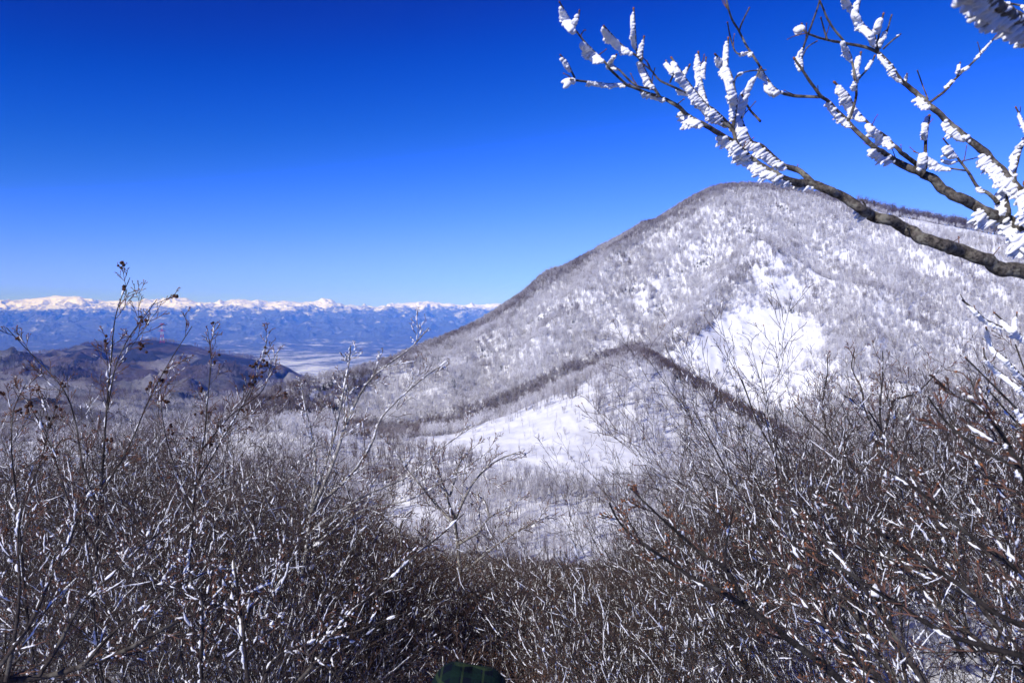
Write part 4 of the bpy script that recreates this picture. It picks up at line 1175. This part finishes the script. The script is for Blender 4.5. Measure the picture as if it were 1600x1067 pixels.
# rimed branches at the right edge in front of the mountain
ro = P(1760, 1000, 2.9); rz = near.gz(ro[0], ro[1]); RO = np.array([ro[0], ro[1], rz])
rtree = empty('rimed_shrub', RO); tag(rtree, 'shrub at the right edge with thick white rime bars on its twigs', 'shrub')
_p2 = plumes
def plumes(T, pts, rad, f0, f1, L, w, rnd, dens=1.0, wind=W, org=RO): _pl(T, pts - RO, rad, f0, f1, L, w, rnd, dens, wind)
kw = dict(parent=rtree, org=RO, bark='bark_dark')
limb([(1760, 1080), (1740, 800), (1700, 640), (1660, 580), (1600, 531), (1565, 512), (1540, 500), (1525, 486), (1505, 470)], 2.9, 2.8, 20, 3, [(.72, .83, 9, 4), (.87, .98, 8, 4)], name='branch', **kw)
limb([(1640, 565), (1600, 528), (1585, 515), (1572, 505), (1555, 490)], 2.85, 2.8, 5, 2.6, [(.3, .9, 16, 5)], **kw)
limb([(1590, 519), (1588, 505), (1589, 490)], 2.83, 2.83, 3, 2.4, [(.2, .9, 12, 5)], **kw)
limb([(1720, 700), (1650, 625), (1600, 590), (1570, 560), (1553, 545), (1545, 525), (1541, 512)], 2.9, 2.8, 9, 3, [(.52, .97, 9, 4.5)], **kw)
limb([(1720, 720), (1640, 660), (1600, 612), (1560, 580), (1540, 560), (1537, 545)], 2.9, 2.8, 7, 2.6, [(.4, .9, 9, 4)], **kw)
limb([(1725, 740), (1640, 690), (1590, 640), (1550, 600), (1510, 560)], 2.9, 2.7, 8, 2.6, [(.35, .6, 14, 5)], **kw)

# ------------------------------------------------------------------ the walker below the lens (only the cap shows)
def person():
    hx = P(736, 1043, 2.25)
    gz_ = near.gz(hx[0], hx[1]); top = hx[2]
    H = top - gz_
    root = empty('person', (hx[0], hx[1], gz_))
    tag(root, 'person in a dark green plaid cap, only the cap showing at the bottom edge', 'person')
    def skin(name, V, E, rad, mat, sub=2):
        me = bpy.data.meshes.new(name); me.from_pydata(V, E, []); me.materials.append(mat)
        o = link(name, me, root)
        sk = o.modifiers.new('skin', 'SKIN'); sk.use_smooth_shade = True
        ly = me.skin_vertices[0] if me.skin_vertices else None
        if ly is None:
            bpy.context.view_layer.objects.active = o; bpy.ops.mesh.customdata_skin_add(); ly = me.skin_vertices[0]
        for i, r in enumerate(rad): ly.data[i].radius = (r, r) if not isinstance(r, tuple) else r
        ly.data[0].use_root = True
        ss = o.modifiers.new('sub', 'SUBSURF'); ss.levels = sub; ss.render_levels = sub
        return o
    mskin, nt = new_mat('skin_tone'); finish(nt, (.5, .3, .22), .55)
    mj, nt = new_mat('jacket_cloth'); n1 = noise(nt, obj_co(nt), 40); finish(nt, mixc(nt, n1, (.01, .015, .02), (.025, .03, .04)), .8)
    mp_, nt = new_mat('trouser_cloth'); finish(nt, (.03, .03, .035), .85)
    h = H
    V = [(0, 0, .53*h), (0, 0, .63*h), (0, 0, .74*h), (0, .0, .81*h), (0, 0, .86*h), (0, .01, .91*h), (0, .0, .965*h),
         (.10, 0, .79*h), (.19, 0, .77*h), (.25, .02, .62*h), (.22, .12, .50*h), (-.10, 0, .79*h), (-.19, 0, .77*h), (-.25, .02, .62*h), (-.22, .12, .50*h),
         (.10, 0, .49*h), (.11, .03, .27*h), (.11, 0, .04*h), (.11, .14, .02*h), (-.10, 0, .49*h), (-.11, .03, .27*h), (-.11, 0, .04*h), (-.11, .14, .02*h)]
    E = [(0,1),(1,2),(2,3),(3,4),(4,5),(5,6),(3,7),(7,8),(8,9),(9,10),(3,11),(11,12),(12,13),(13,14),(0,15),(15,16),(16,17),(17,18),(0,19),(19,20),(20,21),(21,22)]
    rad = [.15,.14,.15,.09,.055,.075,.07,.08,.065,.045,.03,.08,.065,.045,.03,.09,.06,.045,.035,.09,.06,.045,.035]
    skin('body', V, E, rad, mskin)
    Vj = [(0, 0, .50*h), (0, 0, .60*h), (0, 0, .73*h), (0, 0, .81*h), (.10, 0, .79*h), (.19, 0, .77*h), (.25, .02, .62*h), (.225, .10, .525*h), (-.10, 0, .79*h), (-.19, 0, .77*h), (-.25, .02, .62*h), (-.225, .10, .525*h)]
    Ej = [(0,1),(1,2),(2,3),(3,4),(4,5),(5,6),(6,7),(3,8),(8,9),(9,10),(10,11)]
    skin('jacket', Vj, Ej, [.18, .17, .18, .12, .10, .085, .065, .05, .10, .085, .065, .05], mj)
    Vp = [(0, 0, .53*h), (.10, 0, .47*h), (.11, .03, .27*h), (.11, 0, .05*h), (-.10, 0, .47*h), (-.11, .03, .27*h), (-.11, 0, .05*h)]
    skin('trousers', Vp, [(0,1),(1,2),(2,3),(0,4),(4,5),(5,6)], [.16, .115, .085, .07, .115, .085, .07], mp_)
    # plaid cap: ribbed dome with a brim to the right
    mc, nt = new_mat('plaid_cloth'); v = obj_co(nt)
    sx = N(nt, 'ShaderNodeSeparateXYZ'); nt.links.new(v, sx.inputs[0])
    def stripe(sock, fr, wd, ph=0.0):
        return math_(nt, 'LESS_THAN', math_(nt, 'FRACT', math_(nt, 'ADD', math_(nt, 'MULTIPLY', sock, fr), ph)), wd)
    c = mixc(nt, math_(nt, 'MULTIPLY', stripe(sx.outputs[0], 17, .42), .8), (.003, .006, .013), (.005, .016, .014))
    c = mixc(nt, math_(nt, 'MULTIPLY', stripe(sx.outputs[1], 17, .42), .6), c, (.006, .02, .015))
    c = mixc(nt, math_(nt, 'MULTIPLY', stripe(sx.outputs[2], 22, .22, .3), .7), c, (.03, .05, .022))
    c = mixc(nt, math_(nt, 'MULTIPLY', stripe(sx.outputs[0], 17, .10, .5), .6), c, (.03, .05, .022))
    nn = noise(nt, v, 900, 2); wr = noise(nt, v, 22, 3)
    finish(nt, c, .95, math_(nt, 'ADD', math_(nt, 'MULTIPLY', nn, .12), wr), .9, .012, spec=.1)
    nA, nB = 36, 12; V = []; Q = []
    for j in range(nB + 1):
        t = j / nB; ph = t * pi / 2
        for i in range(nA):
            a = 2 * pi * i / nA
            rr = .112 * cos(ph) ** .55 * (1 + .03 * sin(a * 3 + 1) + .02 * sin(a * 7) * (1 - t))
            V.append((rr * cos(a) * 1.02, rr * sin(a) * .98, -.085 + .115 * sin(ph) ** .9 + .006 * cos(a * 2)))
    for j in range(nB):
        for i in range(nA):
            k = (i + 1) % nA; Q.append((j*nA+i, j*nA+k, (j+1)*nA+k, (j+1)*nA+i))
    cap = link('cap', mesh_quads('cap', V, Q, True, [mc]), root, (0.0, 0, h - .028)); cap.rotation_euler = (-.10, .16, 0)
    V = []; Q = []; n1 = 20; n2 = 5
    for s in (0, 1):
        for j in range(n2):
            for i in range(n1):
                a = -1.25 + 2.5 * i / (n1 - 1); r_ = .104 + .072 * j / (n2 - 1) * cos(a * .8) ** .5
                V.append((r_ * cos(a), r_ * sin(a), -.075 - .03 * (j / (n2 - 1)) - .02 * sin(a) ** 2 - s * .005))
    for s in (0, 1):
        for j in range(n2 - 1):
            for i in range(n1 - 1):
                q = [s*n1*n2 + j*n1 + i, s*n1*n2 + j*n1 + i + 1, s*n1*n2 + (j+1)*n1 + i + 1, s*n1*n2 + (j+1)*n1 + i]
                Q.append(q if s == 0 else q[::-1])
    for i in range(n1 - 1):
        a0 = (n2-1)*n1 + i; Q.append((a0, a0 + 1, a0 + 1 + n1*n2, a0 + n1*n2))
    link('brim', mesh_quads('brim', V, Q, True, [mc]), cap)
person()

# ------------------------------------------------------------------ haze
def haze():
    x, y0, y1 = 46000, -1500, 31500; zb = -760.; zt = float(max(far.z.max(), near.z.max())) + 25
    V = [(a, b, c) for a in (-x, x) for b in (y0, y1) for c in (zb, zt)]
    Q = [(0, 1, 3, 2), (4, 6, 7, 5), (0, 4, 5, 1), (2, 3, 7, 6), (0, 2, 6, 4), (1, 5, 7, 3)]
    m, nt = new_mat('blue_air'); o = N(nt, 'ShaderNodeOutputMaterial'); pv = N(nt, 'ShaderNodeVolumePrincipled')
    pv.inputs['Color'].default_value = (.08, .25, 1, 1)
    pv.inputs['Absorption Color'].default_value = (1, 1, 1, 1)
    pv.inputs['Density'].default_value = 6.8e-5; pv.inputs['Anisotropy'].default_value = -.45
    nt.links.new(pv.outputs[0], o.inputs['Volume'])
    h = link('haze', mesh_quads('haze', V, Q, False, [m])); tag(h, 'thin blue air that fades the far range', 'haze', kind='stuff')
    return h
haze()

# ------------------------------------------------------------------ light, sky, camera
SUN_EL, SUN_AZ = radians(36), radians(220)        # azimuth clockwise from +Y (view direction)
sd = Vector((sin(SUN_AZ) * cos(SUN_EL), cos(SUN_AZ) * cos(SUN_EL), sin(SUN_EL)))
L = bpy.data.lights.new('sun', 'SUN'); L.energy = 4.6; L.angle = radians(.5); L.color = (1, .955, .90)
lo = bpy.data.objects.new('sun', L); COL.objects.link(lo); lo.rotation_euler = sd.to_track_quat('Z', 'Y').to_euler(); lo.location = sd * 50
wd = bpy.data.worlds.new('World'); SC.world = wd; wd.use_nodes = True
nt = wd.node_tree; nt.nodes.clear()
sk = N(nt, 'ShaderNodeTexSky', sky_type='NISHITA'); sk.sun_disc = False; sk.sun_elevation = SUN_EL; sk.sun_rotation = SUN_AZ
sk.altitude = 1600; sk.air_density = 1.0; sk.dust_density = 0; sk.ozone_density = 3.0
# a polarised, deeply exposed winter sky: tone curve on the sky colour, per channel
pre = N(nt, 'ShaderNodeVectorMath', operation='SCALE'); pre.inputs['Scale'].default_value = .09
cu = N(nt, 'ShaderNodeRGBCurve')
SKYC = [[(0, 0), (.10, 0), (.13, 0), (.186, .011), (.279, .050), (.41, .11), (.62, .167), (1, .25)],
        [(0, 0), (.178, .0155), (.226, .036), (.315, .082), (.439, .154), (.572, .2275), (.696, .283), (1, .4)],
        [(0, 0), (.2, .06), (.329, .1975), (.399, .305), (.503, .430), (.535, .52), (.56, .80), (.639, .88), (1, .9)]]
for ch, pts_ in enumerate(SKYC):
    c = cu.mapping.curves[ch]
    while len(c.points) > 2: c.points.remove(c.points[1])
    c.points[0].location = pts_[0]; c.points[-1].location = pts_[-1]
    for p_ in pts_[1:-1]: c.points.new(*p_)
cu.mapping.extend = 'HORIZONTAL'; cu.mapping.update()
post = N(nt, 'ShaderNodeVectorMath', operation='SCALE'); post.inputs['Scale'].default_value = 19
bg = N(nt, 'ShaderNodeBackground'); bg.inputs[1].default_value = .1; wo = N(nt, 'ShaderNodeOutputWorld')
for a_, b_ in ((sk.outputs[0], pre.inputs[0]), (pre.outputs[0], cu.inputs['Color']), (cu.outputs[0], post.inputs[0]), (post.outputs[0], bg.inputs[0]), (bg.outputs[0], wo.inputs[0])): nt.links.new(a_, b_)

cd = bpy.data.cameras.new('camera'); co = bpy.data.objects.new('camera', cd); COL.objects.link(co)
cd.lens = 36 * F / 1600; cd.sensor_width = 36; cd.clip_start = .05; cd.clip_end = 90000
co.location = (0, 0, 0); co.rotation_euler = (pi / 2 - PITCH, 0, 0)
cd.dof.use_dof = True; cd.dof.focus_distance = 14; cd.dof.aperture_fstop = 9
SC.camera = co
SC.view_settings.view_transform = 'Standard'; SC.view_settings.look = 'None'; SC.view_settings.gamma = 1; SC.view_settings.exposure = 0
SC.cycles.use_denoising = True
SC.cycles.max_bounces = 5; SC.cycles.diffuse_bounces = 2; SC.cycles.glossy_bounces = 1; SC.cycles.volume_bounces = 2; SC.cycles.transparent_max_bounces = 4
SC.cycles.caustics_reflective = False; SC.cycles.caustics_refractive = False
SC.cycles.volume_step_rate = 1
